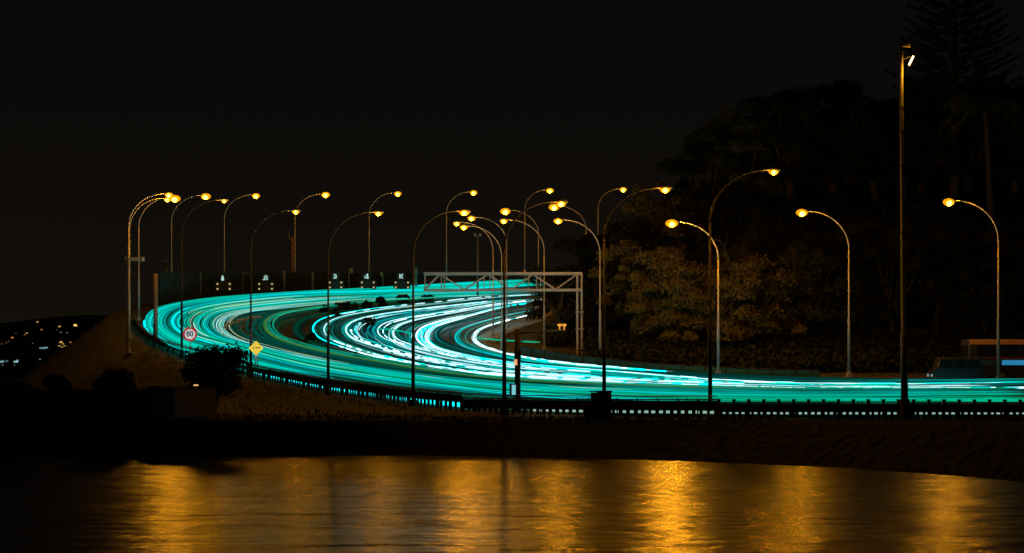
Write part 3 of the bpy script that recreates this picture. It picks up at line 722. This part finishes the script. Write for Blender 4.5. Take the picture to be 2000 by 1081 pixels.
# tangled undergrowth covering the slope: one mass
rnd = np.random.RandomState(77); g = MB()
for i in range(1900):
    px = rnd.uniform(1072, 2060); Y = 149 + 64*rnd.rand()**1.5; x = PX(px, Y)
    if x < 5.0 + max(0, (Y-170))*.12 and Y > 176: continue
    if Y < 164 and (px < 1155 or depth(float(np.interp(px, [1100,1200,1400,1700,2040],[708,718,729,738,738]))) > Y-1.2): continue
    r = rnd.uniform(.7, 1.7); leaf_cloud(g, (x, Y, ground(x, Y)+r*.35), (r, r, r*.9), 70, .17, rnd, .5)
g.build('undergrowth', M_leaf[2])['kind'] = 'stuff'

# bare twisted branches beside the bright tree
rnd = np.random.RandomState(5); g = MB(); x0 = PX(1425,158)
o = thing('bare_tree', (x0, 158, ground(x0,158)), 'pale bare twisted branches catching lamp light beside the brightest tree', 'tree')
bz = o.location.z
def limb(p, d, L, r, dep):
    pts = [p]; q = p
    for i in range(5):
        d = (d + Vector(rnd.normal(size=3))*.35).normalized(); q = q + d*L/5; pts.append(q)
    g.tube(pts, [r*(1-.12*i) for i in range(6)], 5)
    if dep:
        for j in range(3): limb(pts[2+j], (d+Vector(rnd.normal(size=3))*.8+Vector((0,0,.25))).normalized(), L*.62, r*.5, dep-1)
g.tube([(0,0,-.4),(.2,0,3),(.1,0,6)], [.2,.16,.12], 7); limb(Vector((.1,0,5.8)), Vector((.1,0,1)), 3.2, .11, 2); limb(Vector((.1,0,5.2)), Vector((.8,0,.5)), 3.0, .09, 2); limb(Vector((.1,0,4.6)), Vector((-.7,0,.6)), 2.4, .08, 2)
g.build('branches', M_bark, o, True)

# tall pine at upper right
def norfolk():
    Y = 182; px = 1865; k = Y/F; x = PX(px, Y); bz = ground(x, Y)
    o = thing('tall_pine', (x, Y, bz), 'very tall dark pine with tiered spiky branches at the upper right corner', 'tree')
    ht = EYE+(HZ+90)*k-bz; rnd = np.random.RandomState(3)
    MB().tube([(0,0,-.5),(0,0,ht*.5),(0,0,ht)], [.5,.32,.08], 8).build('trunk', M_bark, o, True)
    c = MB(); br = MB(); n = 0
    for tier in range(17):
        z = ht*(.42+.58*tier/17); L = 5.6*(1-tier/17)**.55+.6
        for j in range(9):
            a = 2*math.pi*(j+rnd.rand()*.5)/9; d = Vector((math.cos(a), math.sin(a), 0)); Lj = L*rnd.uniform(.75,1.1)
            pts = [Vector((0,0,z)) + d*Lj*t + Vector((0,0,Lj*(-.05*t+.32*t*t))) for t in np.linspace(0,1,6)]
            br.tube(pts, [.07,.06,.05,.04,.03,.015], 4)
            for t in np.linspace(.2,1,16):
                p = Vector((0,0,z)) + d*Lj*t + Vector((0,0,Lj*(-.05*t+.32*t*t)))
                leaf_cloud(c, p, (.22,.22,.10), 12, .13, rnd, .1)
    br.build('branches', M_bark, o); c.build('crown', M_leaf[2], o)
norfolk()
def palm():
    Y = 176; px = 1925; k = Y/F; x = PX(px, Y); bz = ground(x, Y)
    o = thing('palm_tree', (x, Y, bz), 'tall palm with long drooping fronds at the far right above the last street lamp', 'tree')
    ht = EYE+(HZ-205)*k-bz; rnd = np.random.RandomState(4)
    MB().tube([(.6,0,-.5),(.3,0,ht*.5),(0,0,ht)], [.35,.27,.24], 8).build('trunk', M_bark, o, True)
    for j in range(26):
        a = 2*math.pi*j/26 + rnd.rand()*.2; el = rnd.uniform(-.1,1.1); L = rnd.uniform(3.6,4.8); g = MB()
        d = Vector((math.cos(a), math.sin(a), 0)); sp = []
        for t in np.linspace(0,1,9): sp.append(Vector((0,0,ht)) + d*L*(t*math.cos(el*.7)) + Vector((0,0,L*(math.sin(el)*t - .85*t*t))))
        g.tube(sp, [.045-.004*i for i in range(9)], 4)
        side = Vector((-d.y, d.x, 0))
        for i in range(1, 9):
            for u in (0,.25,.5,.75):
                p = sp[i-1].lerp(sp[i], u)
                for s in (-1, 1):
                    tip = p + side*s*rnd.uniform(.25,.5) + Vector((0,0,-rnd.uniform(.5,.95))) + d*.15
                    g.add([p+d*.03, p-d*.03, tip], [(0,1,2)])
        g.build('frond', M_leaf[1], o)
palm()

def bush(px, y, Y, w, h, label, name='shrub', n=2600, size=.07, m=None, base=None, seed=0, group=None):
    k = Y/F; x = PX(px, Y); bz = (EYE+(HZ-y)*k) if y else ground(x, Y); rnd = np.random.RandomState(seed+int(px))
    o = thing(name, (x, Y, bz), label, 'shrub', group); c = MB(); W_, H_ = w*k/2, h*k
    nc = 16
    for i in range(nc):
        a = rnd.uniform(0, 2*math.pi); u = rnd.rand()**.5*.62; z = rnd.uniform(.12,.74)
        q = math.sqrt(max(.2, 1-(z*1.3-.55)**2*1.6)); r = rnd.uniform(.3,.42)
        leaf_cloud(c, (W_*u*q*math.cos(a), W_*u*q*math.sin(a), H_*z), (W_*r*1.1, W_*r*1.1, H_*r*.62), n//nc, size, rnd, .4)
    c.build('foliage', m or M_bush, o)
    t = MB(); t.tube([(0,0,-.1),(.03,0,H_*.35)], [.08*W_+.03,.05*W_+.02], 6)
    for j in range(5): t.tube([(0,0,H_*.1),(W_*.4*math.cos(j*1.3),W_*.4*math.sin(j*1.3),H_*.5)], [.05*W_+.01,.02], 5)
    t.build('stem', M_bark, o)
bush(102,814,98,92,92,'small round black shrub at lower left, left of the other two', seed=1, n=4200)
bush(224,813,98,118,102,'medium round dark shrub below the grass mound', seed=2, n=5200)
bush(417,806,101,158,142,'largest dark bush in front of the bend below the 80 sign', seed=3, n=9000, size=.075)
bush(30,790,112,110,60,'low scrubby shrub at the far lower left edge', seed=4, n=2500)
MED = [(606,676,30,26,'round median bush beside the white dashes at the bend'),(655,628,30,24,'dark median bush right behind the near lamp pole'),(668,612,44,22,'wide low median bush under the far lanes, leftmost of the row'),
 (689,611,40,22,'second median bush of the row under the far lanes'),(717,607,30,18,'small median bush in the middle of the row'),(746,604,30,24,'taller round median bush right of the small one'),
 (784,596,44,20,'broad flat topped median bush left of the near pole'),(833,594,36,18,'rightmost round median bush below the left end of the gantry'),(718,644,40,22,'dark triangular shrub between the white streams'),
 (945,593,20,12,'tiny dark bush between bright trails under the gantry'),(635,613,26,16,'low bush at the tip of the median planting')]
for i, (px, y, w, h, lb) in enumerate(MED):
    Yd = float(depth(y)); bush(px, None, Yd, w, h*1.15, lb, 'median_bush', 900, .09, M_leaf[2], seed=10+i, group='bushes planted in the medians')
# rough grass clumps on the bank: one uncountable mass
rnd = np.random.RandomState(9); g = MB()
for i in range(5200):
    px = rnd.uniform(-30, 2030); Y = rnd.uniform(95.9, 99.2) if px > 850 else rnd.uniform(95.9, 104)
    x = PX(px, Y); z = EYE - 3.0; hgt = rnd.uniform(.05,.22)
    a = rnd.uniform(0, math.pi); dx, dy = math.cos(a)*.05, math.sin(a)*.05; l = rnd.uniform(-.07,.07)
    g.add([(x-dx,Y-dy,z),(x+dx,Y+dy,z),(x+l,Y+l,z+hgt)], [(0,1,2)])
M_ = []
while len(M_) < 9000:
    a_ = GOw[rnd.randint(30, 75)]; p_ = a_[:2] + rnd.uniform(-11, 11, size=2); M_.append(p_)
M_ = np.array(M_); M_ = M_[~inside(M_)]; Mh = H(M_); Md, _ = near(M_)
for (x, Y), z, d_ in zip(M_, Mh, Md):
    if d_ < .6: continue
    hgt = rnd.uniform(.06,.26); a = rnd.uniform(0, math.pi); dx, dy = math.cos(a)*.06, math.sin(a)*.06
    g.add([(x-dx,Y-dy,z-.03),(x+dx,Y+dy,z-.03),(x+rnd.uniform(-.1,.1),Y,z+hgt)], [(0,1,2)])
g.build('grass', mat('dry_grass_blades',(.09,.09,.03),.9))['kind'] = 'stuff'

# ------------------------------------------------------------------ vehicles at the right
def wheel(parent, x, y, r):
    w = MB().disc((x, y, r), r, .24, 24).build('wheel', M_black, parent); MB().disc((x, y-.13, r), r*.55, .03, 18).build('rim', M_steel, w)
def bus():
    Y = 139; k = Y/F; x0 = PX(1884, Y); bz = ground(x0+5, Y)+.06; L = 11.5; Hb = 3.05
    o = thing('city_bus', (x0+L/2, Y, bz), 'dark bus with an upper band coloured as orange lamplight at the right edge behind the last lamp pole', 'bus')
    b = MB().box((0,0,(Hb+.35)/2),(L,2.45,Hb-.35)).build('body', mat('dark_bus_paint',(.06,.055,.06),.35), o, bevel=.12)
    MB().box((0,-1.235,2.86),(L-.12,.03,.36)).build('upper_light_band', mat('bus_lamplight_orange',(.9,.42,.12),.5), o)  # amber lamplight on the upper side, put into colour
    MB().box((0,-1.235,1.42),(L-.3,.03,.42)).build('blue_stripe', mat('blue_bus_stripe',(.04,.16,.36),.35), o)
    MB().box((0.4,-1.24,1.72),(L-1.4,.03,.07)).build('red_stripe', mat('red_bus_stripe',(.6,.03,.05),.35), o)
    for i in range(7): MB().box((-L/2+1.25+i*1.5,-1.238,2.28),(1.34,.03,.74)).build('side_window', mat('dark_window_glass',(.02,.022,.025),.08), o, bevel=.02)
    MB().box((-L/2-.005,0,2.0),(.03,2.1,1.2)).build('windscreen', mat('dark_window_glass',(.02,.02,.02),.08), o)
    MB().box((1.5,0,Hb+.1),(3.2,1.7,.2)).build('roof_unit', M_house, o, bevel=.05)
    MB().box((-L/2+2.2+.9,-1.26,1.42),(1.6,.03,.34)).build('lit_panel', glow('blue_lit_side_panel',(.04,.36,.68),.55,False), o)
    for s in (-1,1): MB().box((-L/2-.02,s*.9,.75),(.05,.3,.18)).build('headlight', glow('headlight_glass',(.7,1,1),.35,False), o)
    for wx in (-L/2+2.3, L/2-2.8): wheel(o, wx, -1.15, .48); wheel(o, wx, 1.15, .48)
bus()
def van():
    Y = 134; k = Y/F; xc = PX(1868, Y); bz = ground(xc, Y)+.06
    o = thing('passenger_van', (xc, Y, bz), 'dark van with an amber lit roofline just left of the bus', 'van')
    prof = [(-1.75,.35),(1.7,.35),(1.72,1.1),(1.55,1.3),(1.42,1.92),(-1.25,1.96),(-1.5,1.3),(-1.78,1.1)]
    v = [(x, y, z) for y in (-.88,.88) for x, z in prof]; n = len(prof)
    MB().add(v, [tuple(range(n)), tuple(range(n,2*n))[::-1]]+[(i,i+n,(i+1)%n+n,(i+1)%n) for i in range(n)]).build('body', mat('dark_van_paint',(.05,.055,.06),.3,.4), o, bevel=.05)
    for a, b_ in (((-1.3,1.32),(-.45,1.86)),((-.35,1.32),(.45,1.86)),((.55,1.32),(1.35,1.84))):
        MB().box(((a[0]+b_[0])/2,-.885,(a[1]+b_[1])/2),(b_[0]-a[0],.02,b_[1]-a[1])).build('side_window', mat('dark_window_glass',(.02,.02,.02),.08), o, bevel=.02)
    MB().tube([(-1.2,-.6,2.0),(1.3,-.6,2.0)], .03, 6).tube([(-1.2,.6,2.0),(1.3,.6,2.0)], .03, 6).build('roof_rail', M_steel, o)
    for wx in (-1.15, 1.15): wheel(o, wx, -.82, .33); wheel(o, wx, .82, .33)
    for s in (-1,1): MB().box((-1.79,s*.62,.85),(.04,.28,.16)).build('headlight', glow('headlight_glass',(.7,1,1),.35,False), o)
van()

# ------------------------------------------------------------------ light trails: luminous strands that run at lamp height along each stream of traffic
TEAL, GREEN, CYAN, WHITE, AMB = (0,.62,.45), (0,.56,.27), (.0,.76,.78), (.60,.95,1), (.40,.30,.03)
TM = {}
def tmat(col, s):
    key = (col, s)
    if key not in TM:
        nm = {TEAL:'teal',GREEN:'green',CYAN:'cyan',WHITE:'white',AMB:'amber'}.get(col, 'pale_%d' % int(col[0]*100))
        TM[key] = glow('light_%s_%03d' % (nm, int(s*100)), col, s, s >= .5)
    return TM[key]
def stream(label, A, B, n, cols, strengths, rad, h=(.45,.8), t0=(0,1), seg=(.25,1.0), dash=0, flat=.5, wide=False, edge=(0,1), clus=.6):
    rnd = np.random.RandomState(abs(hash(label)) % 1000 if False else sum(map(ord, label)) % 9999)
    mid = unp(lerp(A, B, .5), .6)[len(A)//2]
    cen = (np.arange(max(2, n//9)) + rnd.uniform(.2,.8,size=max(2, n//9)))/max(2, n//9)
    o = thing('light_trail', tuple(mid), label, 'light trail', 'streams of traffic light round the bend')
    for i in range(n):
        q_ = (i+.5+rnd.uniform(-.45,.45))/n
        if rnd.rand() < clus: q_ = cen[rnd.randint(len(cen))] + rnd.normal()*.026
        t = edge[0] + (edge[1]-edge[0])*min(1, max(0, q_))
        px = lerp(A, B, t); hh_ = rnd.uniform(*h)
        px = crom(px, 160)
        m = len(px)
        wv = np.interp(np.arange(m), np.linspace(0, m, 7), rnd.normal(size=7)*.35); px = px + np.stack([wv*0, wv], 1)
        w = unp(px, hh_)
        for ax in (0, 1):
            w[:, ax] = np.convolve(np.pad(w[:, ax], 3, mode='edge'), np.ones(7)/7, 'valid')
        w[:, 2] = EYE + Zr(w[:, 1]) + hh_
        L = rnd.uniform(*seg); s0 = t0[0] + rnd.uniform(0, max(0, (t0[1]-t0[0])-L)); s1 = min(s0+L, t0[1])
        a, b_ = int(s0*(m-1)), max(int(s1*(m-1)), int(s0*(m-1))+6); w = w[a:min(b_+1, m)]
        if len(w) < 6: continue
        r = rnd.uniform(*rad); g = MB(); c = Vector(mid)
        if rnd.rand() < dash:
            W2 = crom(w, len(w)*3); j = 0
            while j < len(W2)-4:
                l = rnd.randint(3, 14); q = W2[j:j+l]
                if len(q) >= 3:
                    rr = r*rnd.uniform(.7,1.35); n_ = len(q)
                    g.tube([Vector(p)-c for p in q], [rr*(.5 if (k_ == 0 or k_ == n_-1) else 1) for k_ in range(n_)], 6, .75)
                j += l + rnd.randint(1, 5)
        else:
            n_ = len(w); rr = [r*min(1, .15+min(k_, n_-1-k_)/6.)*(1+.25*math.sin(k_*.31+i)) for k_ in range(n_)]
            g.tube([Vector(p)-c for p in w], rr, 6, flat)
        if g.f: g.build('light_strand', tmat(cols[rnd.randint(len(cols))], strengths[rnd.randint(len(strengths))]), o, True)
    return o
ST = stream
ST('faint teal trails at the outermost far edge of the bend behind the wall and truss', G0, G1, 40, [TEAL,TEAL,CYAN,CYAN], [.4,.8,1,1.1], (.05,.11), t0=(0,.47), seg=(.2,.42))
ST('solid teal band of trails seen through the left part of the gantry truss', G0, G1, 34, [TEAL,TEAL,CYAN], [.8,.8,1.1], (.12,.19), t0=(0,.24), seg=(.08,.2), clus=0)
ST('thin dim teal trails round the outer left tip of the bend', G0, G1, 14, [TEAL,CYAN], [.12,.25,.5], (.03,.06), t0=(.25,.62), seg=(.2,.35))
ST('bright cyan teal trails forming the outer hook at the left of the bend', G1, lerp(G1,G2,.9), 38, [CYAN,TEAL,TEAL,CYAN], [.25,.8,1.1,1.1], (.045,.11), t0=(.02,.74), seg=(.3,.7), clus=.85)
ST('broad green trails along the nearest lanes from the centre to the right edge', G1, G2, 90, [GREEN,GREEN,GREEN,TEAL], [.5,.8,.8,1.1], (.05,.10), t0=(.64,1), seg=(.10,.34), h=(.35,.7), clus=.3)
ST('teal and cyan trails of the second stream round the left of the bend', G2, G3, 34, [TEAL,CYAN,GREEN,TEAL], [.12,.5,.8,.8,1.1], (.035,.09), t0=(0,.78), seg=(.25,.75), clus=.85)
ST('green and teal trails above the nearest broad green band at the right', G2, G3, 26, [GREEN,TEAL], [.25,.5,.8], (.04,.08), t0=(.62,1), seg=(.12,.34))
ST('teal trails with pale edges curling round the white handrail', G3, G4, 24, [TEAL,CYAN,TEAL,TEAL], [.25,.5,.8], (.03,.08), t0=(0,1), seg=(.3,.95), clus=.85)
ST('pale cream glints along the far lanes above the handrail', lerp(G3,G4,.3), lerp(G4,G5,.3), 7, [(.75,.95,.6)], [.5,.8], (.03,.05), t0=(.08,.42), seg=(.08,.2), clus=0)
ST('dim teal trails between the handrail and the green stream', G4, G5, 15, [TEAL,TEAL,CYAN], [.12,.25,.25,.4], (.03,.06), t0=(.56,1), seg=(.15,.4))
ST('yellowish green thin trails tracing the green inner loop', G5, G6, 20, [GREEN,GREEN,(.08,.55,.10),(.12,.5,.08),TEAL], [.25,.4,.5,.8], (.03,.06), t0=(0.02,.8), seg=(.35,.75), clus=.8)
ST('dim green trails along the right continuation of the inner loop', G5, G8, 16, [GREEN,TEAL], [.12,.25,.5], (.025,.05), t0=(.62,1), seg=(.08,.3))
ST('sparse short teal hooks between the green loop and the white stream', G6, G8, 8, [TEAL,CYAN,WHITE], [.25,.5,.8], (.03,.05), t0=(.36,.72), seg=(.10,.25))
ST('dashed white headlight trail sweeping round the middle of the bend', lerp(G6,G8,.80), lerp(G8,G9,.30), 17, [WHITE,WHITE,WHITE,CYAN], [1.1,1.6,2.5], (.035,.085), t0=(.0,1), seg=(.15,.55), dash=.75, clus=.5)
ST('long white headlight trail ending in dots at the right edge', lerp(G6,G8,.9), lerp(G8,G9,.1), 5, [WHITE], [1.6,2.5], (.045,.07), t0=(.55,1), seg=(.3,.45), dash=1)
ST('teal haze of trails inside the dashed white stream', G8, G9, 24, [TEAL,CYAN,TEAL], [.25,.4,.5,.8], (.03,.07), t0=(0,1), seg=(.2,.8))
ST('second white trail bundle hooking round just right of the mid pole', lerp(G8,G9,.80), lerp(G9,G95,.35), 15, [WHITE,WHITE,CYAN], [1.1,1.6,2.5], (.035,.085), t0=(.0,.74), seg=(.15,.6), dash=.5, clus=.6)
ST('teal trails between the two inner white hooks', G9, G95, 12, [TEAL,CYAN], [.25,.4,.5], (.03,.06), t0=(0,1), seg=(.2,.8))
ST('short white trail hook ending at a sharp point between the poles', lerp(G9,G95,.80), lerp(G95,G10,.35), 11, [WHITE,WHITE,CYAN], [1.1,1.6,2.5], (.035,.08), t0=(.0,.485), seg=(.15,.44), dash=.35, clus=.6)
ST('broken white specks right of the sharp pointed hook', lerp(G9,G95,.7), lerp(G95,G10,.2), 6, [WHITE,CYAN], [.8,1.6], (.03,.06), t0=(.49,.70), seg=(.08,.2), dash=1, clus=0)
ST('teal trails filling the lanes left of the brightest hook', G95, G10, 18, [TEAL,CYAN,TEAL], [.12,.25,.4,.5], (.03,.06), t0=(0,1), seg=(.2,.7))
ST('brightest white headlight trail hooking round below the gantry', lerp(G95,G10,.84), lerp(G10,G11,.14), 17, [WHITE,WHITE,WHITE,CYAN], [1.6,2.5,2.5], (.04,.10), t0=(.0,.86), seg=(.25,.85), dash=.25, clus=.5)
ST('white and cyan trails of the inner stream running to the right edge', lerp(G95,G10,.60), lerp(G10,G11,.12), 26, [WHITE,WHITE,CYAN,TEAL], [.25,.5,1.6,2.5], (.02,.05), t0=(.6,1), seg=(.05,.26), dash=.4)
ST('cyan trails on the lanes right of the brightest hook', G10, G11, 15, [TEAL,CYAN,CYAN,WHITE], [.25,.5,.8,1.1], (.03,.06), t0=(0,.62), seg=(.12,.42))
ST('innermost white trail curving to a point under the gantry', lerp(G10,G11,.90), lerp(G10,G11,1.03), 9, [WHITE,WHITE,CYAN], [1.1,1.6,2.5], (.035,.08), t0=(.0,.47), seg=(.18,.42), dash=.2)
ST('dim teal ghost trails above the inner lanes right of centre', lerp(G10,G11,.35), lerp(G11,GI,.9), 24, [TEAL,TEAL,CYAN], [.08,.12,.3], (.02,.04), t0=(.64,1), seg=(.12,.33), h=(.9,1.7))
ST('teal roofline trails at the top of the inner lanes on the right', lerp(G11,GI,.2), GI, 16, [TEAL,CYAN], [.12,.25,.4], (.02,.045), t0=(.76,1), seg=(.12,.23), h=(1.3,1.9))
ST('soft dim teal wash of trails over the green loop lanes', G4, G8, 30, [TEAL,TEAL,GREEN], [.03,.05,.08,.12], (.05,.13), t0=(0,1), seg=(.3,.9), h=(.25,.5), clus=.5)  # this and the next washes: dim glow layers added to tint the asphalt teal
ST('soft teal wash of trails over the middle lanes of the bend', G8, G95, 36, [TEAL,TEAL,CYAN], [.05,.08,.12,.25], (.05,.13), t0=(0,1), seg=(.3,.9), h=(.25,.5), clus=.4)
ST('soft teal wash of trails over the inner lanes under the gantry', G95, G11, 40, [TEAL,TEAL,CYAN], [.05,.08,.12,.25], (.05,.12), t0=(0,1), seg=(.3,.9), h=(.25,.5), clus=.4)
ST('soft teal wash of trails behind the near lanes left of centre', G0, lerp(G3,G4,.3), 44, [TEAL,GREEN,TEAL], [.03,.05,.12,.2], (.06,.15), t0=(0,1), seg=(.25,.8), h=(.25,.45), clus=.2)
ST('fine bright threads scattered over the middle white streams', G8, G10, 34, [CYAN,WHITE,WHITE,TEAL], [.8,1.1,1.6], (.02,.045), t0=(0,1), seg=(.06,.4), dash=.4, clus=.1)
ST('fine bright threads scattered over the near teal streams', G1, G4, 64, [CYAN,WHITE,(.75,.95,.6),TEAL,CYAN], [.8,1.1,1.1], (.015,.04), t0=(.03,.74), seg=(.06,.4), clus=.1)
# low glowing strands added behind the outer barrier to light its gap
ob = crom([(264,629),(265,638),(274,653),(292,666),(312,678),(336,688),(356,695),(400,705),(430,715),(500,735),(560,748),(640,763),(700,772),(800,786),(900,796),(1000,800),(1400,806),(2040,807)], 200)
for nm, sl, lb, s in (('a', slice(0,118), 'low cyan glow strand added close behind the outer safety fence to light its gaps', 2.5), ('b', slice(89,200), 'low pale glow strand added to show as dots under the right foreground fence', .6)):
    if nm == 'a':
        q = crom(out[1:], 200); T = np.gradient(q[:, :2], axis=0); T /= np.linalg.norm(T, axis=1)[:, None]
        w = q.copy(); w[:, 0] += -T[:, 1]*.9; w[:, 1] += T[:, 0]*.9; w[:, 2] += .19
    else: w = unp(ob[sl], .2)
    c = Vector(w[len(w)//2]); o = thing('light_trail', tuple(c), lb, 'light trail', 'streams of traffic light round the bend')
    MB().tube([Vector(p)-c for p in w], .11 if nm == 'a' else .06, 6).build('light_strand', tmat(CYAN if nm == 'a' else (.45,.75,.6), s), o, True)
# crossing green streak inside the bend
w = [at(925,660,165), at(985,665,164), at(1055,669,163.5)]; c = w[1]
o = thing('light_trail', tuple(c), 'straight thin green streak pointing right from the innermost hook', 'light trail', 'streams of traffic light round the bend')
MB().tube([p-c for p in crom([tuple(q) for q in w], 12) @ np.eye(3) - np.array(c)*0 ] if False else [Vector(p)-c for p in crom([tuple(q) for q in w], 12)], [.03]+[.06]*10+[.02], 6).build('light_strand', tmat(GREEN, .8), o, True)
w = [at(735,643,168), at(763,644,168), at(810,653,167.5)]; c = w[1]
o = thing('light_trail', tuple(c), 'short teal streak crossing right from the point of the white hook', 'light trail', 'streams of traffic light round the bend')
MB().tube([Vector(p)-c for p in crom([tuple(q) for q in w], 12)], .05, 6).build('light_strand', tmat(TEAL, .8), o, True)

def sign_fill_spot(frm, to, e, ang):  # spots added to brighten the two road signs, standing for passing headlights
    l = bpy.data.lights.new('sign_fill_spot', 'SPOT'); l.energy = e; l.color = (.93, 1, .97); l.spot_size = math.radians(ang); l.spot_blend = .6; l.shadow_soft_size = .12
    p = bpy.data.objects.new('sign_fill_spot', l); COL.objects.link(p); p.parent = o; p.location = frm - o.location
    p.rotation_euler = (to-frm).to_track_quat('-Z', 'Y').to_euler()
o = [q for q in bpy.data.objects if q.name.startswith('light_trail') and 'nearest lanes' in q.get('label','')][0]
sign_fill_spot(Vector(unp([(520,722)], 1.0)[0]) + Vector((0,-6,.2)), at(371,653,142), 4200, 9)
sign_fill_spot(Vector(unp([(600,742)], .8)[0]) + Vector((0,-2,.2)), at(500,680.5,139), 6000, 9)

# ------------------------------------------------------------------ distant town
def hill_at(px, y):
    Ys = np.linspace(455, 900, 400); z = hillz((px-1000)*Ys/F, Ys); rr = (z-EYE)/Ys - (HZ-y)/F; i = int(np.argmin(np.abs(rr))); return float((px-1000)*Ys[i]/F), float(Ys[i]), float(z[i])
AM, WH = (1,.55,.12), (.75,.85,.8)
CD = [(73,630,AM,.7,.5),(147,637,AM,2.4,.75),(116,639,AM,1,.5),(81,645,AM,.6,.4),(52,652,AM,.8,.42),(48,655,AM,.35,.35),(24,661,(1,.3,.05),.9,.5),(119,650,WH,.35,.36),(131,651,WH,.3,.36),(64,672,WH,.15,.32),
 (119,670,AM,1.2,.55),(123,673,AM,.7,.4),(116,677,AM,.7,.4),(121,679,AM,.8,.35),(126,677,AM,.6,.35),(132,678,AM,.4,.35),(138,670,AM,.5,.4),(161,668,AM,.3,.38),(178,666,AM,1.3,.55),(188,668,AM,.25,.35),(196,668,AM,.4,.35),
 (78,718.5,(1,.9,.05),.8,.3),(97,717.5,WH,.9,.27),(103,719.5,WH,1,.3),(78,703,WH,.3,.3),(28,714,WH,.25,.22),(5,714,WH,.2,.25),(31,652,WH,.1,.3),(164,655,WH,.1,.3),(111,645,WH,.12,.3),(12,671,AM,.12,.4),(17,668,AM,.15,.35),(3,673,AM,.15,.35)]
WHO = ['small yellow town lamp near the top of the distant hill at left','brightest orange town lamp high on the distant hill at left','amber town lamp just left of the brightest orange one','amber town lamp below the small yellow top one','amber town lamp, right one of a close pair at mid height','fainter town lamp, left one of a close pair at mid height','reddish orange town lamp by the left frame edge',
 'white town lamp below the amber one near the brightest lamp','white town lamp, right one of two below the brightest lamp','faint white town lamp left of the blue white lit windows',
 'brightest lamp of the amber cluster beside the mound','amber lamp second highest in the cluster beside the mound','lowest left amber lamp of the cluster beside the mound','amber lamp at the bottom middle of the cluster beside the mound','amber lamp right of the bottom middle in the cluster','faint rightmost amber lamp of the cluster beside the mound','single amber lamp just above the right end of the cluster',
 'faint amber town lamp between the cluster and the mound slope','strong amber town lamp just left of the mound slope','faint amber town lamp right after the strong one near the slope','last amber town lamp touching the mound slope',
 'greenish yellow town lamp low at the foot of the distant hill','white low town lamp, left of two beside the gabled house','white low town lamp, right of two beside the gabled house','small white town lamp above the greenish yellow one','faint white low town lamp below the turquoise sign','faint white low town lamp at the very left edge','very faint white town lamp below the close amber pair','very faint white town lamp right of the brightest lamp','very faint white town lamp left of the brightest lamp','faint amber town lamp at the left edge, middle of three','faint amber town lamp at the left edge, rightmost of three','faint amber town lamp at the left edge, leftmost of three']
for i, (px, y, c_, s, r) in enumerate(CD):
    X, Yd, z = hill_at(px, min(y, 717)); 
    z = EYE + (HZ-y)*Yd/F
    gz = min(float(hillz(X, Yd)), z-.6)
    lb = WHO[i]
    o = thing('distant_lamp', (X, Yd, gz), lb, 'town light', 'lights of the distant town')
    MB().tube([(0,0,-.3),(0,0,z-gz)], .07, 5).build('post', M_dsteel, o)
    MB().blob((0,0,z-gz), (r,r,r), 8, 6).build('globe', glow('town_light_%d_%d' % (int(s*100), int(c_[2]*100)), c_, s*.62, False), o)
def house(px, y, wpx, hpx, wins, label, col):
    X, Yd, z = hill_at(px, min(y+hpx, 717)); k = Yd/F; z = EYE+(HZ-(y+hpx))*k
    o = thing('distant_building', (X, Yd, z-.5), label, 'building', 'buildings of the distant town')
    w_, h_ = wpx*k, hpx*k
    MB().box((0,3,h_/2),(w_,6,h_)).build('wall', mat('town_wall',(.16,.17,.17),.9), o)
    MB().add([(-w_*.53,-.3,h_+.003),(w_*.53,-.3,h_+.003),(w_*.53,6.3,h_+.003),(-w_*.53,6.3,h_+.003),(-w_*.3,3,h_+1.6),(w_*.3,3,h_+1.6)],[(3,2,1,0),(0,1,5,4),(2,3,4,5),(1,2,5),(3,0,4)]).build('roof', mat('town_roof',(.07,.07,.07),.9), o)
    for dx, dz, sw, sh, c_, s in wins: MB().box((dx*k,-.04,dz*k),(sw*k,.1,sh*k)).build('lit_window', glow('window_light_%d'%int(s*100), c_, s, False), o)
BW = (.35,.75,.8)
house(85,672,26,10,[(-7,5,1.6,2.4,BW,.5),(-4,5,2,4,BW,.5),(0,5,2.2,3.5,BW,.5),(3,5.5,2,3,BW,.7),(7,6,2,3,BW,.5)],'low distant building with a row of blue white lit windows','a')
house(8,697,34,12,[(-6,6,5,2.6,BW,.7),(-2,6.5,2.5,4,BW,.5),(5,7,6,1.6,BW,.3)],'distant building with pale lit strip at the left frame edge','a')
house(33,697,16,12,[(-2,6,8,3,(.08,.6,.65),.7),(1,8,3.5,3,(.08,.6,.65),.7)],'distant building with a turquoise lit sign','a')
house(62,712,52,16,[(-20,6,2.2,7,BW,.15),(-15,5,4,8,BW,.04)],'grey gabled distant house low at left','a')

# ------------------------------------------------------------------ thin night haze lit by the lamps
def haze(density):
    o = MB().box((0, 560, 73),(2200, 1300, 150)).build('haze', mat('x',(0,0,0)))
    m = bpy.data.materials.new('haze_air'); m.use_nodes = True; t = m.node_tree; t.nodes.remove(t.nodes['Principled BSDF'])
    v_ = t.nodes.new('ShaderNodeVolumePrincipled'); v_.inputs['Density'].default_value = density; v_.inputs['Color'].default_value = (.9,.9,.9,1); v_.inputs['Anisotropy'].default_value = .4
    t.links.new(v_.outputs[0], t.nodes['Material Output'].inputs['Volume'])
    o.data.materials.clear(); o.data.materials.append(m); o['kind'] = 'stuff'
HAZE = 0
if HAZE: haze(HAZE)
